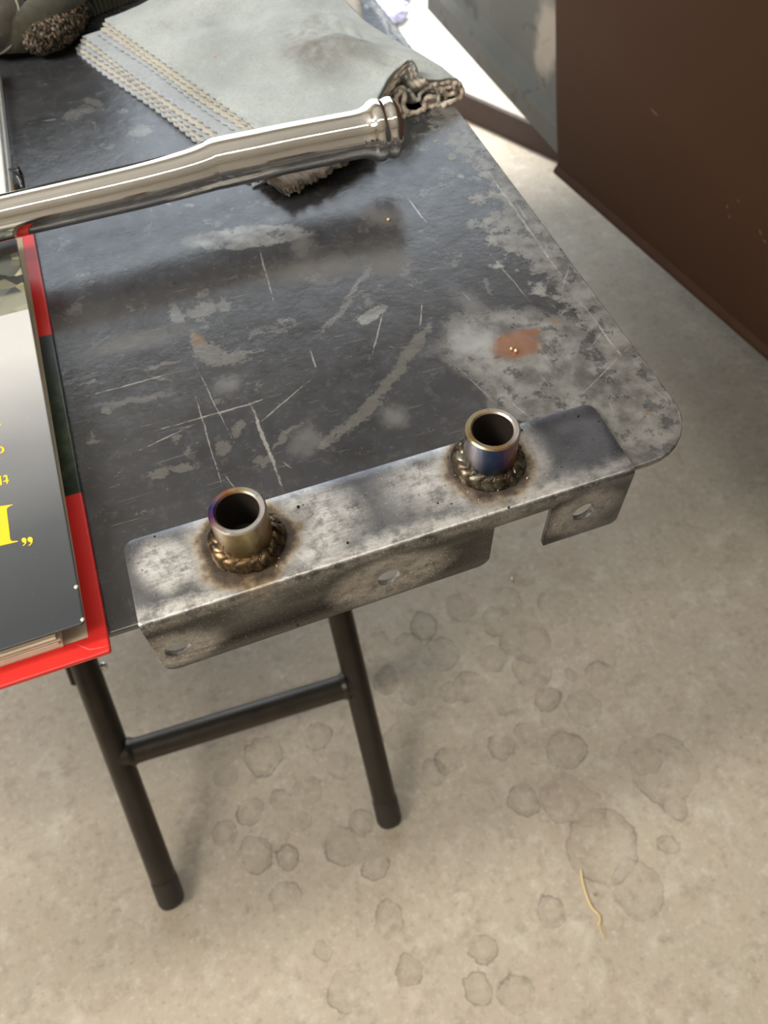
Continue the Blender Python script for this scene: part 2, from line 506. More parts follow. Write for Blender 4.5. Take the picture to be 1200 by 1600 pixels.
def M_bracket():
    g = G('ground_steel_plate')
    x, y, z = (g.sep(g.pos, k) for k in range(3))
    n1, n2, n3 = g.noise(28, 5, 0.6), g.noise(120, 6, 0.7), g.noise(700, 3, 0.6)
    scale = g.mix(g.step(n1, .3, .7), (0.10, 0.105, 0.12), (0.26, 0.265, 0.28))
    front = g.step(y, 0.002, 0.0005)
    scale = g.mix(g.mul(front, g.step(n1, .2, .6, .85, .98)), scale, (0.022, 0.022, 0.021))  # front face painted darker, standing in for its dimmer light
    brush = g.node('ShaderNodeMapping', {'Vector': g.pos, 'Scale': (110, 1500, 1500), 'Rotation': (0, 0, 0.12)})
    br = g.noise(1, 4, 0.7, vec=brush)
    bright = g.mix(g.step(g.add(g.mul(br, 0.35), g.mul(n2, 0.65)), .3, .68), (0.36, 0.35, 0.335), (0.92, 0.90, 0.87))
    # where the grinder has been: near the bosses, the bend, the holes
    def near(p, r0, r1, s=(1, 1, 1)):
        d = g.node('ShaderNodeVectorMath', {0: g.vmul(g.pos, s), 1: tuple(a * b for a, b in zip(p, s))}, out='Value', operation='DISTANCE')
        return g.step(g.add(d, g.add(g.mul(g.add(n1, -0.5), 0.022), g.mul(g.add(n2, -0.5), 0.010))), r1, r0)
    m = None
    for p, r0, r1, s in ((T1, .022, .040, (1, 1, 1)), (T2, .024, .038, (1, 1, 1)), ((T1[0] + .022, T1[1] - .004, ZT), .016, .034, (.7, 1, 1)), ((-.045, .03, ZT), .008, .02, (1, 1, 1)),
                         (H1, .012, .022, (.8, 1, 1)), (H2, .014, .026, (.62, 1, 1)), (H3, .014, .026, (1, 1, 1)), ((T2[0] - .03, .03, ZT), .004, .03, (.7, 1, 1))):
        v = near(p, r0, r1, s)
        m = v if m is None else g.math('MAXIMUM', m, v)
    bend = g.step(g.math('ABSOLUTE', g.add(y, -0.004)), g.add(0.004, g.mul(n2, 0.012)), 0.0)
    bend = g.mul(bend, g.step(z, ZT - 0.012, ZT - 0.003))
    m = g.math('MAXIMUM', m, g.mul(bend, 0.9))
    m = g.mul(m, g.step(n2, 0.28, 0.55, 0.45, 1))
    c = g.mix(g.mul(m, g.add(1, g.mul(front, -0.52))), scale, bright)  # ground metal also dimmed in colour on the front face
    # speckled scale
    c = g.mix(g.step(n2, 0.60, 0.70, 0, 0.5), c, (0.075, 0.075, 0.08))
    c = g.mix(g.mul(g.step(n3, 0.58, 0.66, 0, 0.6), g.add(m, 0.25)), c, (0.78, 0.76, 0.73))
    # heat tint about each boss
    for p, k in ((T1, 1.0), (T2, 0.95)):
        d = g.node('ShaderNodeVectorMath', {0: g.vmul(g.pos, (1, 1, 0)), 1: (p[0], p[1], 0)}, out='Value', operation='DISTANCE')
        d = g.add(d, g.add(g.mul(g.add(g.noise(45, 3), -0.5), 0.018), g.mul(g.add(g.noise(260, 5, .7), -0.5), 0.008)))
        on = g.step(z, ZT - 0.006, ZT - 0.002)
        col = g.ramp(g.step(d, 0.015, 0.034), [(0.0, (0.035, 0.024, 0.016)), (0.30, (0.085, 0.052, 0.026)), (0.5, (0.26, 0.165, 0.075)), (0.62, (0.42, 0.33, 0.20)), (0.9, (0.42, 0.41, 0.42))])
        c = g.mix(g.mul(g.mul(g.step(d, 0.034, 0.021), on), 0.9 * k), c, col)
    # soot and bluing at the right end
    c = g.mix(g.mul(g.step(g.add(x, g.mul(n1, 0.02)), 0.165, 0.19), g.step(n1, 0.3, 0.6, 0.1, 0.45)), c, (0.12, 0.125, 0.16))
    pits = g.step(g.voronoi(150), 0.12, 0.06)
    c = g.mix(g.mul(pits, g.step(g.noise(40), 0.5, 0.6, 0, 0.8)), c, (0.03, 0.03, 0.03))
    g.bump(g.add(g.mul(n2, 0.6), g.mul(n3, 0.5)), 0.28, 0.0007)
    return g.set(Base_Color=c, Metallic=0.80, Roughness=g.add(g.step(n2, 0.2, 0.8, 0.25, 0.42), g.mul(m, 0.05)))


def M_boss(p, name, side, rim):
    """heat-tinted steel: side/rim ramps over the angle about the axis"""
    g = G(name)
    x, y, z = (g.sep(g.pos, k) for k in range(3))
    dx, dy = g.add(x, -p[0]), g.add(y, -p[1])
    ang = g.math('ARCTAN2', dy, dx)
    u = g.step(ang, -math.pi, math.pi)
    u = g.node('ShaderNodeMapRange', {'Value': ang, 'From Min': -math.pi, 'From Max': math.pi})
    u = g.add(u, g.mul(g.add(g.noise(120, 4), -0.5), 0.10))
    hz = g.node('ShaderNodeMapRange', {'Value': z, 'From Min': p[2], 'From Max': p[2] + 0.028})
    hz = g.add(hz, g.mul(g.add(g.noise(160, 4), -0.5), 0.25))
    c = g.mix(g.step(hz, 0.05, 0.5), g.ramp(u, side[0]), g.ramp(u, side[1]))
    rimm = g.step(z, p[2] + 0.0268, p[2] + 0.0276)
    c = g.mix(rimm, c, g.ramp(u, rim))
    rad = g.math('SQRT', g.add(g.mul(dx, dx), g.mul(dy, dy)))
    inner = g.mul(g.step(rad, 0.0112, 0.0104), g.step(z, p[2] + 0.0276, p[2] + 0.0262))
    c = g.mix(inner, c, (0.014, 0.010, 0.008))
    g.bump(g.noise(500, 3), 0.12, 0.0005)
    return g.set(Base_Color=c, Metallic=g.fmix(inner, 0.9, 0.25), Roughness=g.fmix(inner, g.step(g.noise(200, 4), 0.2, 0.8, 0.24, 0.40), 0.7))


def M_weld(p, name, cols):
    g = G(name)
    n = g.noise(150, 4)
    c = g.ramp(n, [(0.25, cols[0]), (0.45, cols[1]), (0.6, cols[2]), (0.75, cols[3])])
    c = g.mix(g.step(g.noise(600, 3), 0.62, 0.7, 0, 0.6), c, (0.5, 0.44, 0.33))
    g.bump(g.noise(500, 3), 0.15, 0.0004)
    return g.set(Base_Color=c, Metallic=0.85, Roughness=0.33)


def M_cloth(name, c1, c2, dirt=None, fuzz=900):
    g = G(name)
    n1, n2 = g.noise(14, 5, 0.6), g.noise(90, 5, 0.7)
    c = g.mix(g.step(n1, 0.3, 0.7), c1, c2)
    c = g.mix(g.mul(g.step(n2, 0.5, 0.75), 0.35), c, tuple(x * 1.25 for x in c2))
    c = g.mix(g.step(g.noise(420, 4, 0.75), 0.45, 0.7, 0, 0.4), c, tuple(x * 0.72 for x in c1))
    c = g.mix(g.step(g.noise(30, 6, 0.7), 0.52, 0.7, 0, 0.4), c, tuple(x * 0.80 for x in c1))
    if dirt:
        d = strokes(g, g.vadd(g.pos, g.node('ShaderNodeVectorMath', {0: g.vadd(g.noise(60, 5, 0.7, out='Color'), (-.5, -.5, -.5)), 'Scale': 0.02}, operation='SCALE')), dirt, z=T + 0.03)
        c = g.mix(g.mul(g.step(d, 1.2, 0.1), g.step(n2, 0.3, 0.6, 0.35, 0.8)), c, (0.17, 0.155, 0.15))
        red = strokes(g, g.pos, [(332, 76, 336, 80, 5)], z=T + 0.03)
        c = g.mix(g.step(red, 1.2, 0.4, 0, 0.6), c, (0.5, 0.18, 0.12))
    g.bump(g.add(g.noise(fuzz, 3, 0.7), g.noise(fuzz / 6, 5, 0.7)), 0.6, 0.0018)
    return g.set(Base_Color=c, Roughness=0.95, Specular_IOR_Level=0.1, Sheen_Weight=0.35, Sheen_Roughness=0.5)


def M_chrome():
    g = G('polished_chrome')
    g.bump(g.noise(18, 2), 0.02, 0.004)
    return g.set(Base_Color=(0.86, 0.85, 0.83), Metallic=1.0, Roughness=g.step(g.noise(60, 5), 0.35, 0.8, 0.035, 0.11))


def M_board():
    """printed red case wrap with a dark green picture panel across the edge"""
    g = G('red_printed_board')
    y = g.sep(g.pos, 1)
    y0, y1 = onz(118, 772, T + .003).y, onz(66, 526, T + .003).y
    n = g.noise(90, 5, 0.7)
    red = g.mix(g.noise(20, 3), (0.66, 0.022, 0.018), (0.78, 0.035, 0.028))
    red = g.mix(g.step(g.noise(260, 4, 0.7), 0.68, 0.74, 0, 0.35), red, (0.75, 0.35, 0.3))
    pic = g.ramp(n, [(0.3, (0.008, 0.012, 0.008)), (0.5, (0.022, 0.035, 0.016)), (0.66, (0.06, 0.075, 0.03)), (0.8, (0.16, 0.16, 0.14))])
    pic = g.mix(g.step(y, y1 - 0.05, y1 - 0.01, 0, 0.8), pic, (0.045, 0.05, 0.052))
    m = g.mul(g.step(y, y0 - 0.0003, y0 + 0.0003), g.step(y, y1 + 0.0003, y1 - 0.0003))
    return g.set(Base_Color=g.mix(m, red, pic), Roughness=0.32, Specular_IOR_Level=0.5)


def M_cover():
    g = G('printed_cover')
    x, y = g.sep(g.pos, 0), g.sep(g.pos, 1)
    ya, yb, yc = onz(100, 960, ZC).y, onz(20, 560, ZC).y, onz(20, 489, ZC).y
    c = g.ramp(g.node('ShaderNodeMapRange', {'Value': g.add(y, g.mul(g.add(g.noise(12, 4), -.5), .03)), 'From Min': ya, 'From Max': yb}),
               [(0.0, (0.040, 0.046, 0.052)), (0.3, (0.085, 0.092, 0.10)), (0.62, (0.22, 0.225, 0.235)), (0.85, (0.44, 0.44, 0.44)), (1.0, (0.56, 0.555, 0.54))])  # gradient paints the gloss reflection together with the foggy print
    c = g.mix(g.step(g.noise(300, 5, 0.7), 0.66, 0.72, 0, 0.2), c, (0.5, 0.5, 0.5))
    # printed street photograph above the pale band
    v = g.node('ShaderNodeMapping', {'Vector': g.pos, 'Scale': (1.0, 1.6, 1), 'Rotation': (0, 0, 0.05)})
    cell = g.voronoi(95, vec=v, out='Color')
    k = g.sep(cell, 0)
    pic = g.ramp(k, [(0.0, (0.016, 0.017, 0.016)), (0.25, (0.06, 0.068, 0.062)), (0.45, (0.16, 0.175, 0.16)), (0.62, (0.10, 0.105, 0.10)), (0.78, (0.30, 0.28, 0.13)), (0.95, (0.50, 0.50, 0.40))])
    pic = g.mix(g.step(y, onz(20, 462, ZC).y, onz(20, 456, ZC).y, 0.75, 0.0), pic, g.mix(g.noise(60, 4), (0.20, 0.20, 0.14), (0.34, 0.33, 0.24)))
    pic = g.mix(g.step(y, onz(20, 410, ZC).y, onz(20, 400, ZC).y, 0.0, 0.85), pic, (0.022, 0.022, 0.018))
    c = g.mix(g.step(y, yc - 0.0003, yc + 0.0003), c, pic)
    g.bump(g.noise(250, 4), 0.06, 0.0006)
    return g.set(Base_Color=c, Roughness=0.36)


# ------------------------------------------------------------------ places
ZT = 0.7485                                   # upper face of the bracket
XL, XR = -0.0637, 0.1997                      # bracket ends
T1 = tuple(onz(386, 845, ZT))                 # boss centres
T2 = tuple(onz(763, 722, ZT))
FRONT = ((0, 0, 0), (0, 1, 0))                # front face of the bracket: the plane y = 0
H1, H2, H3 = (tuple(onplane(*p, *FRONT)) for p in ((278, 1014), (608, 903), (912, 800)))
ZB = T + 0.0032                               # upper face of the red board
ZC = T + 0.0205                               # upper face of the dark cover

# ------------------------------------------------------------------ setting
mat_floor = M_floor()
mat_wall = simple('painted_wall', (0.50, 0.46, 0.40), 0.8, scale=3)
mat_ceil = simple('ceiling_board', (0.80, 0.79, 0.76), 0.8, scale=3)
mat_conc = simple('outdoor_concrete', (0.52, 0.50, 0.46), 0.8, scale=6)
DOOR_Y = 1.75
tag(box('floor', (-4, -3.5, -0.1), (4, DOOR_Y, 0), mat_floor), kind='structure')
tag(box('outdoor_ground_1', (-14, DOOR_Y, -0.1), (14, 16, -0.004), mat_conc), kind='structure')  # outdoor concrete ground beyond the door opening
tag(box('ceiling', (-4, -3.5, 2.9), (4, DOOR_Y + 0.15, 3.0), mat_ceil), kind='structure')
tag(box('wall_left', (-4.15, -3.5, -0.1), (-4, DOOR_Y + 0.15, 3.0), mat_wall), kind='structure')
tag(box('wall_right', (4, -3.5, -0.1), (4.15, DOOR_Y + 0.15, 3.0), mat_wall), kind='structure')
tag(box('wall_front', (-4.15, -3.65, -0.1), (4.15, -3.5, 3.0), mat_wall), kind='structure')
for nm, lo, hi in (('wall_back', (-4, DOOR_Y, 2.15), (4, DOOR_Y + 0.15, 2.9)), ('wall_back_left', (-4, DOOR_Y, -0.1), (-0.75, DOOR_Y + 0.15, 2.15)), ('wall_back_right', (1.35, DOOR_Y, -0.1), (4, DOOR_Y + 0.15, 2.15))):
    tag(box(nm, lo, hi, mat_wall), kind='structure')

# ------------------------------------------------------------------ vehicle on the right
mat_brown = simple('brown_paint', (0.046, 0.0225, 0.0125), 0.5, var=0.08, scale=6, spec=0.08, coat=0.0)
def M_grey():
    g = G('grey_primer_metal')
    n = g.noise(9, 5)
    c = g.mix(n, (0.075, 0.074, 0.066), (0.125, 0.122, 0.108))
    z = g.sep(g.pos, 2)
    p = onplane(858, 62, onz(670, 20, 0.3), (0.97, 0.08, 0))
    d = g.node('ShaderNodeVectorMath', {0: g.vmul(g.pos, (1, 1, .7)), 1: (p.x, p.y, p.z * .7)}, out='Value', operation='DISTANCE')
    c = g.mix(g.step(g.add(d, g.mul(g.add(g.noise(25, 4), -.5), .05)), 0.05, 0.025, 0, .8), c, (0.34, 0.29, 0.235))
    c = g.mix(g.step(g.noise(14, 3, dist=1.0), .6, .68, 0, .5), c, (0.04, 0.036, 0.028))
    return g.set(Base_Color=c, Roughness=0.6, Specular_IOR_Level=0.15)


mat_under = simple('underbody_black', (0.02, 0.019, 0.018), 0.7)
mat_grey = M_grey()
mat_dkbrown = simple('dark_brown_steel', (0.040, 0.020, 0.014), 0.55, var=0.2)
mat_tyre = simple('tyre_rubber', (0.02, 0.02, 0.02), 0.8)

ZV = 0.30
car = empty('vehicle', (0.9, 0.4, 0), 'brown painted vehicle with a bare grey rear side panel, parked right of the table', 'vehicle')
b1, b2 = onz(880, 282, ZV), onz(1200, 562, ZV)
bd = (b2 - b1)
bd.z = 0
bd.normalize()
bn = Vector((-bd.y, bd.x, 0))
if bn.x < 0:
    bn = -bn                                  # into the vehicle
def door_pt(s, h, depth=0.0):
    return b1 + bd * s + Vector((0, 0, h)) + bn * depth
# left edge of the brown door, read where it lies in the door's own plane
edge = [onplane(px, py, b1, bn) for px, py in ((868, 0), (868, 90), (869, 180), (871, 245), (877, 270))]
outline = [((p - b1).dot(bd), p.z - ZV) for p in edge]
ext = outline[0]
sl = (outline[0][0] - outline[2][0]) / max(1e-6, outline[0][1] - outline[2][1])
topz = 0.95
outline = [(ext[0] + sl * (topz - ext[1]), topz)] + outline
outline = [o for o in outline if o[1] > 0.012]
L = 1.7
def door_profile(h):
    """tumblehome and the turned-in lower lip: depth by height"""
    d = 0.05 * max(0, h - 0.25) ** 2
    if h < 0.016:
        d -= 0.0075 * math.sin(math.pi * h / 0.016) ** .8 if h > 0 else 0
    return d
hs = [0, 0.0015, 0.004, 0.007, 0.010, 0.0125, 0.0145, 0.0165, 0.022, 0.05, 0.1, 0.2, 0.3, 0.45, 0.6, 0.75, topz]
def left_at(h):
    o = sorted(outline, key=lambda q: q[1])
    if h <= o[0][1]:
        k = (o[0][1] - h) / max(1e-6, o[0][1])
        return o[0][0] + 0.006 * k
    for a, b in zip(o, o[1:]):
        if a[1] <= h <= b[1]:
            return a[0] + (b[0] - a[0]) * (h - a[1]) / (b[1] - a[1])
    return o[-1][0]
verts, faces = [], []
ns = 17
for h in hs:
    s0 = left_at(h)
    for k in range(ns + 1):
        s = s0 + (0, .0015, .005, .012)[k] if k < 4 else s0 + .012 + (L - s0 - .012) * (k - 3) / (ns - 3)
        verts.append(door_pt(s, h, door_profile(h)))
for i in range(len(hs) - 1):
    for k in range(ns):
        a = i * (ns + 1) + k
        faces.append((a, a + 1, a + ns + 2, a + ns + 1))
door = mesh_obj('door_panel', verts, faces, mat_brown, car, smooth=True, sharp=40)
tag(door, 'brown painted side panel with a rounded lower lip')
fix_normals(door)
so = door.modifiers.new('solid', 'SOLIDIFY')
so.thickness = 0.012
so.offset = 1.0 if door.data.polygons[100].normal.dot(bn) > 0 else -1.0
# pale nicks in the paint
mat_nick = simple('bare_scratch', (0.20, 0.14, 0.10), 0.6)
for x1, y1, x2, y2, w in ((1016, 168, 1028, 182, 2.2), (1135, 320, 1138, 326, 2), (1152, 312, 1155, 316, 1.6), (1186, 358, 1190, 368, 2), (1193, 374, 1197, 380, 2), (1138, 336, 1142, 341, 1.6)):
    q1, q2 = onplane(x1, y1, b1, bn), onplane(x2, y2, b1, bn)
    q1 = q1 + bn * (door_profile(q1.z - ZV) - 0.0002)
    q2 = q2 + bn * (door_profile(q2.z - ZV) - 0.0002)
    e = (q2 - q1).normalized().cross(bn) * (w * 0.00022)
    m = (q1 + q2) / 2
    mesh_obj('paint_nick', [q1, m + e, q2, m - e, q1 + bn * .001, m + e + bn * .001, q2 + bn * .001, m - e + bn * .001],
             [(0, 1, 2, 3), (7, 6, 5, 4), (0, 4, 5, 1), (1, 5, 6, 2), (2, 6, 7, 3), (3, 7, 4, 0)], mat_nick, door)
# bare grey panel further back
g1, g2 = onz(667, 14, ZV), onz(866, 236, ZV)
gd = (g2 - g1)
gd.z = 0
gd.normalize()
gn = Vector((-gd.y, gd.x, 0))
if gn.x < 0:
    gn = -gn
glen = (g2 - g1).length + 0.07
prof = [(0.0, 0.02), (0.0, 0.0), (0.030, 0.0), (0.036, -0.007), (0.048, -0.007), (0.058, 0.008), (0.075, 0.012), (0.30, 0.016), (0.6, 0.03), (0.9, 0.09), (0.9, 0.12), (0.05, 0.05)]
verts = []
for s in (0, glen):
    for h, d in prof:
        verts.append(g1 + gd * s + gn * d + Vector((0, 0, h)))
m = len(prof)
faces = [tuple(range(m)), tuple(range(2 * m - 1, m - 1, -1))] + [(i, (i + 1) % m, m + (i + 1) % m, m + i) for i in range(m)]
gp = fix_normals(mesh_obj('side_panel', verts, faces, mat_grey, car))
bevel(gp, 0.002)
tag(gp, 'bare grey metal side panel with a raised bead along its lower edge')
q = onz(850, 40, ZV)
prism('floor_pan', [(0.76, -1.1), (1.95, -1.1), (1.95, 1.12), (0.76, 1.12)], 0.32, 1.2, mat_under, car, bev=0.01)
for wx, wy in ((1.05, -0.75), (1.10, 0.55), (1.72, -0.75), (1.72, 0.55)):
    lathe('wheel', [(0.02, -0.08), (0.19, -0.08), (0.20, -0.10), (0.30, -0.10), (0.33, -0.07), (0.33, 0.07), (0.30, 0.10), (0.20, 0.10), (0.19, 0.08), (0.02, 0.08)],
          (wx + 0.05, wy, 0.33), mat_tyre, car, axis=Vector((1, 0, 0)), n=32)

# dark brown beam lying behind the table
p1, p2 = onz(727, 143, 0.06), onz(870, 206, 0.06)
dv = (p2 - p1)
dv.z = 0
dv.normalize()
nv = Vector((-dv.y, dv.x, 0))
if nv.y < 0:
    nv = -nv
a0, a1 = p1 - dv * 0.30, p2 + dv * 0.5
poly = [a0 - nv * 0.012, a1 - nv * 0.012, a1, a0]
beam = prism('steel_beam', [(p.x, p.y) for p in poly], 0.0, 0.06, mat_dkbrown, bev=0.002, loc=((a0.x + a1.x) / 2, (a0.y + a1.y) / 2, 0))
tag(beam, 'dark brown steel beam on the floor between table edge and grey panel', 'beam')

# ------------------------------------------------------------------ folding table
mat_table = M_table()
mat_leg = simple('black_painted_tube', (0.050, 0.042, 0.034), 0.36, metal=0.45, var=0.45, scale=30, bump=0.12)
mat_foot = simple('black_rubber', (0.030, 0.026, 0.022), 0.5)
mat_zinc = simple('zinc_plated', (0.7, 0.7, 0.68), 0.25, metal=0.9)
table = empty('folding_table', (-0.2, 0.4, 0), 'dark scratched steel plate table with rounded corner on black folding tube legs', 'table')
TX0, TX1, TY0, TY1 = -0.85, 0.2462, 0.0042, 0.95
top = prism('tabletop', rounded([(TX0, TY0, .034), (TX1, TY0, .034), (TX1, TY1, .034), (TX0, TY1, .034)], 8), T - 0.0045, T, mat_table, table, bev=0.0008)
tag(top, 'dark steel plate worn to bare metal along its right edge')

RL = 0.0155
footL, footR = onz(267, 1403, RL), onz(608, 1278, RL)
LEAN = 1.0
def leg_top(px, py, foot):
    return onplane(px, py, foot, (0, 1, -LEAN))
legs = []
for foot, (px, py) in ((footL, (130, 1034)), (footR, (532, 962))):
    q = leg_top(px, py, foot)
    d = (q - foot).normalized()
    topp = foot + d * ((T - 0.022 - foot.z) / d.z)
    n = 14
    path = [foot - d * 0.006, foot - d * 0.0035, foot] + [foot + (topp - foot) * k / n for k in range(1, n + 1)]
    lg = sweep('leg', path, [RL * 0.6, RL * 0.9, RL] + [RL] * n, mat_leg, table, n=20)
    sweep('foot_cap', [foot - d * 0.009, foot - d * 0.0065, foot - d * 0.001, foot + d * 0.030, foot + d * 0.0305], [RL * 0.55, RL * 0.93, RL * 1.05, RL * 1.05, RL * 1.0], mat_foot, lg, n=20)
    legs.append((foot, d, topp))
def on_leg(k, px, py):
    foot, d, _ = legs[k]
    best = min((abs((CAM_ROWS @ np.array(foot + d * s - Vector(CAM_POS)))[1] / (CAM_ROWS @ np.array(foot + d * s - Vector(CAM_POS)))[2] * F_PX + 800 - py), s) for s in np.linspace(0, 0.9, 600))
    return foot + d * best[1]
c1, c2 = on_leg(0, 205, 1182), on_leg(1, 536, 1067)
sweep('crossbar', [c1 + (c2 - c1) * k / 8 for k in range(9)], [RL] + [RL * 0.98] * 7 + [RL], mat_leg, table, n=20)
for c, dd in ((c1, (c2 - c1).normalized()), (c2, (c1 - c2).normalized())):
    sweep('weld_seam', [c + dd * (RL * 0.9), c + dd * (RL * 1.08), c + dd * (RL * 1.3)], [RL * 1.16, RL * 1.12, RL * 0.99], mat_leg, table, n=24, wob=lambda i, j: 0.0005 * math.sin(j * 2.6))
# second pair, crossing the first and standing at the back
for (foot, d, topp), xo in zip(legs, (0.036, -0.036)):
    fb = Vector((foot.x + xo, topp.y - 0.02, RL))
    tb = Vector((topp.x + xo, foot.y + 0.09, T - 0.022))
    d2 = (tb - fb).normalized()
    sweep('rear_leg', [fb - d2 * 0.006, fb] + [fb + (tb - fb) * k / 6 for k in range(1, 7)], [RL * 0.7] + [RL] * 7, mat_leg, table, n=16)
# runners under the plate that carry the leg tops, and the pivot hardware by the left leg
for xx in (legs[0][2].x, legs[1][2].x):
    box('runner', (xx - 0.03, 0.06, T - 0.026), (xx + 0.03, 0.90, T - 0.0046), mat_leg, table, bev=0.002)
hp = onplane(160, 1042, legs[0][0], (0, 1, -LEAN))
lathe('pivot_bolt', [(0.0005, -0.02), (0.003, -0.02), (0.003, 0.001), (0.0046, 0.001), (0.0052, 0.003), (0.0045, 0.0055), (0.002, 0.007), (0.0005, 0.0072)],
      hp + Vector((-0.001, 0, 0)), mat_zinc, table, axis=Vector((1, 0, 0.12)), n=20, closed=False)
hb = onplane(114, 1052, legs[0][0] + Vector((0, 0.012, 0)), (0, 1, -LEAN))
ld = legs[0][1]
sweep('pivot_bracket', [hb - ld * 0.014, hb - ld * 0.012, hb + ld * 0.07, hb + ld * 0.072], [0.004, 0.0065, 0.0065, 0.004], mat_leg, table, n=12)

# ------------------------------------------------------------------ welded bracket
mat_br = M_bracket()
bracket = empty('steel_bracket', (0.068, 0.02, T), 'bent steel angle bracket with two welded tube stubs, hooked over the table edge', 'bracket')
RO, TH = 0.0030, 0.0034
DEPTH = 0.0503
def drop(px, py):
    return ZT - onplane(px, py, *FRONT).z
ARC = RO * math.pi / 2
def tf(zdrop):                                # drop below the top face -> unrolled coordinate
    return ARC + (zdrop - RO)
b_left, b_mid, b_tab = drop(262, 1050), drop(740, 888), drop(900, 836)
lip = drop(812, 812)
xm, xt = onplane(772, 830, *FRONT).x, onplane(856, 825, *FRONT).x
outline = rounded([(XL, -(DEPTH - RO), .006), (XL, tf(b_left), .0065), (xm, tf(b_mid), .007), (xm, tf(lip), .001), (xt, tf(lip - .001), .001),
                   (xt, tf(b_tab), .0006), (XR, tf(b_tab), .005), (XR, -(DEPTH - RO), .006)], 7)
def hole(c, w, h):
    zc = tf(ZT - c[2])
    return [(c[0] + w * math.cos(a) * (1 if abs(math.cos(a)) < .5 else 1.0), zc + h * math.sin(a)) for a in [2 * math.pi * k / 28 for k in range(28)]]
crv = bpy.data.curves.new('plate_pattern', 'CURVE')
crv.dimensions = '2D'
crv.fill_mode = 'BOTH'
for pl in [outline, hole(H1, .0068, .0076), hole(H2, .0064, .0074), hole(H3, .0066, .0074)]:
    s = crv.splines.new('POLY')
    s.points.add(len(pl) - 1)
    for pt, (a, b) in zip(s.points, pl):
        pt.co = (a, b, 0, 1)
    s.use_cyclic_u = True
tmp = bpy.data.objects.new('plate_pattern', crv)
COL.objects.link(tmp)
dg = bpy.context.evaluated_depsgraph_get()
me = bpy.data.meshes.new_from_object(tmp.evaluated_get(dg))
bpy.data.objects.remove(tmp)
bm = bmesh.new()
bm.from_mesh(me)
bmesh.ops.remove_doubles(bm, verts=bm.verts, dist=1e-6)
cuts = [ARC * k / 6 for k in range(7)] + [-0.02, -0.035]
for t in cuts:
    bmesh.ops.bisect_plane(bm, geom=bm.verts[:] + bm.edges[:] + bm.faces[:], dist=1e-7, plane_co=(0, t, 0), plane_no=(0, 1, 0))
base = Vector(bracket.location)
for v in bm.verts:
    x, t = v.co.x, v.co.y
    if t < 0:
        w = Vector((x, RO - t, ZT))
    elif t <= ARC:
        a = t / RO
        w = Vector((x, RO - RO * math.sin(a), ZT - RO + RO * math.cos(a)))
    else:
        w = Vector((x, 0, ZT - RO - (t - ARC)))
    v.co = w - base
bmesh.ops.recalc_face_normals(bm, faces=bm.faces)
up = sum((f.normal.z * f.calc_area() for f in bm.faces))
if up < 0:
    bmesh.ops.reverse_faces(bm, faces=bm.faces)
bm.to_mesh(me)
bm.free()
me.name = 'plate'
me.materials.clear()
me.materials.append(mat_br)
me.shade_smooth()
me.set_sharp_from_angle(angle=math.radians(40))
plate = bpy.data.objects.new('plate', me)
COL.objects.link(plate)
plate.parent = bracket
so = plate.modifiers.new('solid', 'SOLIDIFY')
so.thickness = TH
so.offset = -1
so.use_even_offset = True
bevel(plate, 0.0005, 2, 50)
tag(plate, 'bent angle plate with three bolt holes and a gap in its lower flange')

gold, dark, blue, purple, orange, steel, straw = (0.29, 0.20, 0.085), (0.10, 0.075, 0.05), (0.022, 0.055, 0.15), (0.13, 0.05, 0.17), (0.40, 0.15, 0.05), (0.62, 0.60, 0.58), (0.46, 0.40, 0.25)
# angle ramp: 0 = -X (left), .25 = -Y (front), .5 = +X (right), .75 = +Y (back)
matA = M_boss(T1, 'gold_tint_with_reflections', ([(0, (.2, .16, .09)), (.2, gold), (.3, (.30, .25, .12)), (.5, (.22, .13, .06)), (1, (.2, .16, .09))],
                                       [(0, (.22, .19, .13)), (.15, (.16, .125, .07)), (.23, (.30, .25, .13)), (.27, (.48, .44, .27)), (.32, (.15, .12, .07)), (.42, (.36, .23, .10)), (.5, (.2, .15, .09)), (1, (.25, .21, .14))]),  # dark and bright bands paint reflections over the gold tint
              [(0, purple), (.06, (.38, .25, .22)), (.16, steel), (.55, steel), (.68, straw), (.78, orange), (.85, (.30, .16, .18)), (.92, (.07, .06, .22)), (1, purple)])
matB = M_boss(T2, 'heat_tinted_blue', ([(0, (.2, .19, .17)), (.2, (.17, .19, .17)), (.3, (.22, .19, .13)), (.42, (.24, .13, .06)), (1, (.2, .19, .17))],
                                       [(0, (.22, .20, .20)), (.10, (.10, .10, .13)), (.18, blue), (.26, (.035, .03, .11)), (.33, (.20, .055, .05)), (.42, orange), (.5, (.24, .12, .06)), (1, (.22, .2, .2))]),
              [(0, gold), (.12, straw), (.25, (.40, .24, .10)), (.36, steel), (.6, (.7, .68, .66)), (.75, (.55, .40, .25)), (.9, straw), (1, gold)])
R1, R0, HB = 0.0140, 0.0105, 0.0280
weldmats = [M_weld(T1, 'weld_gold', [(.03, .026, .024), (.075, .052, .032), (.19, .125, .06), (.30, .31, .32)]),
            M_weld(T2, 'weld_straw', [(.04, .027, .020), (.085, .065, .045), (.17, .165, .13), (.33, .32, .27)])]
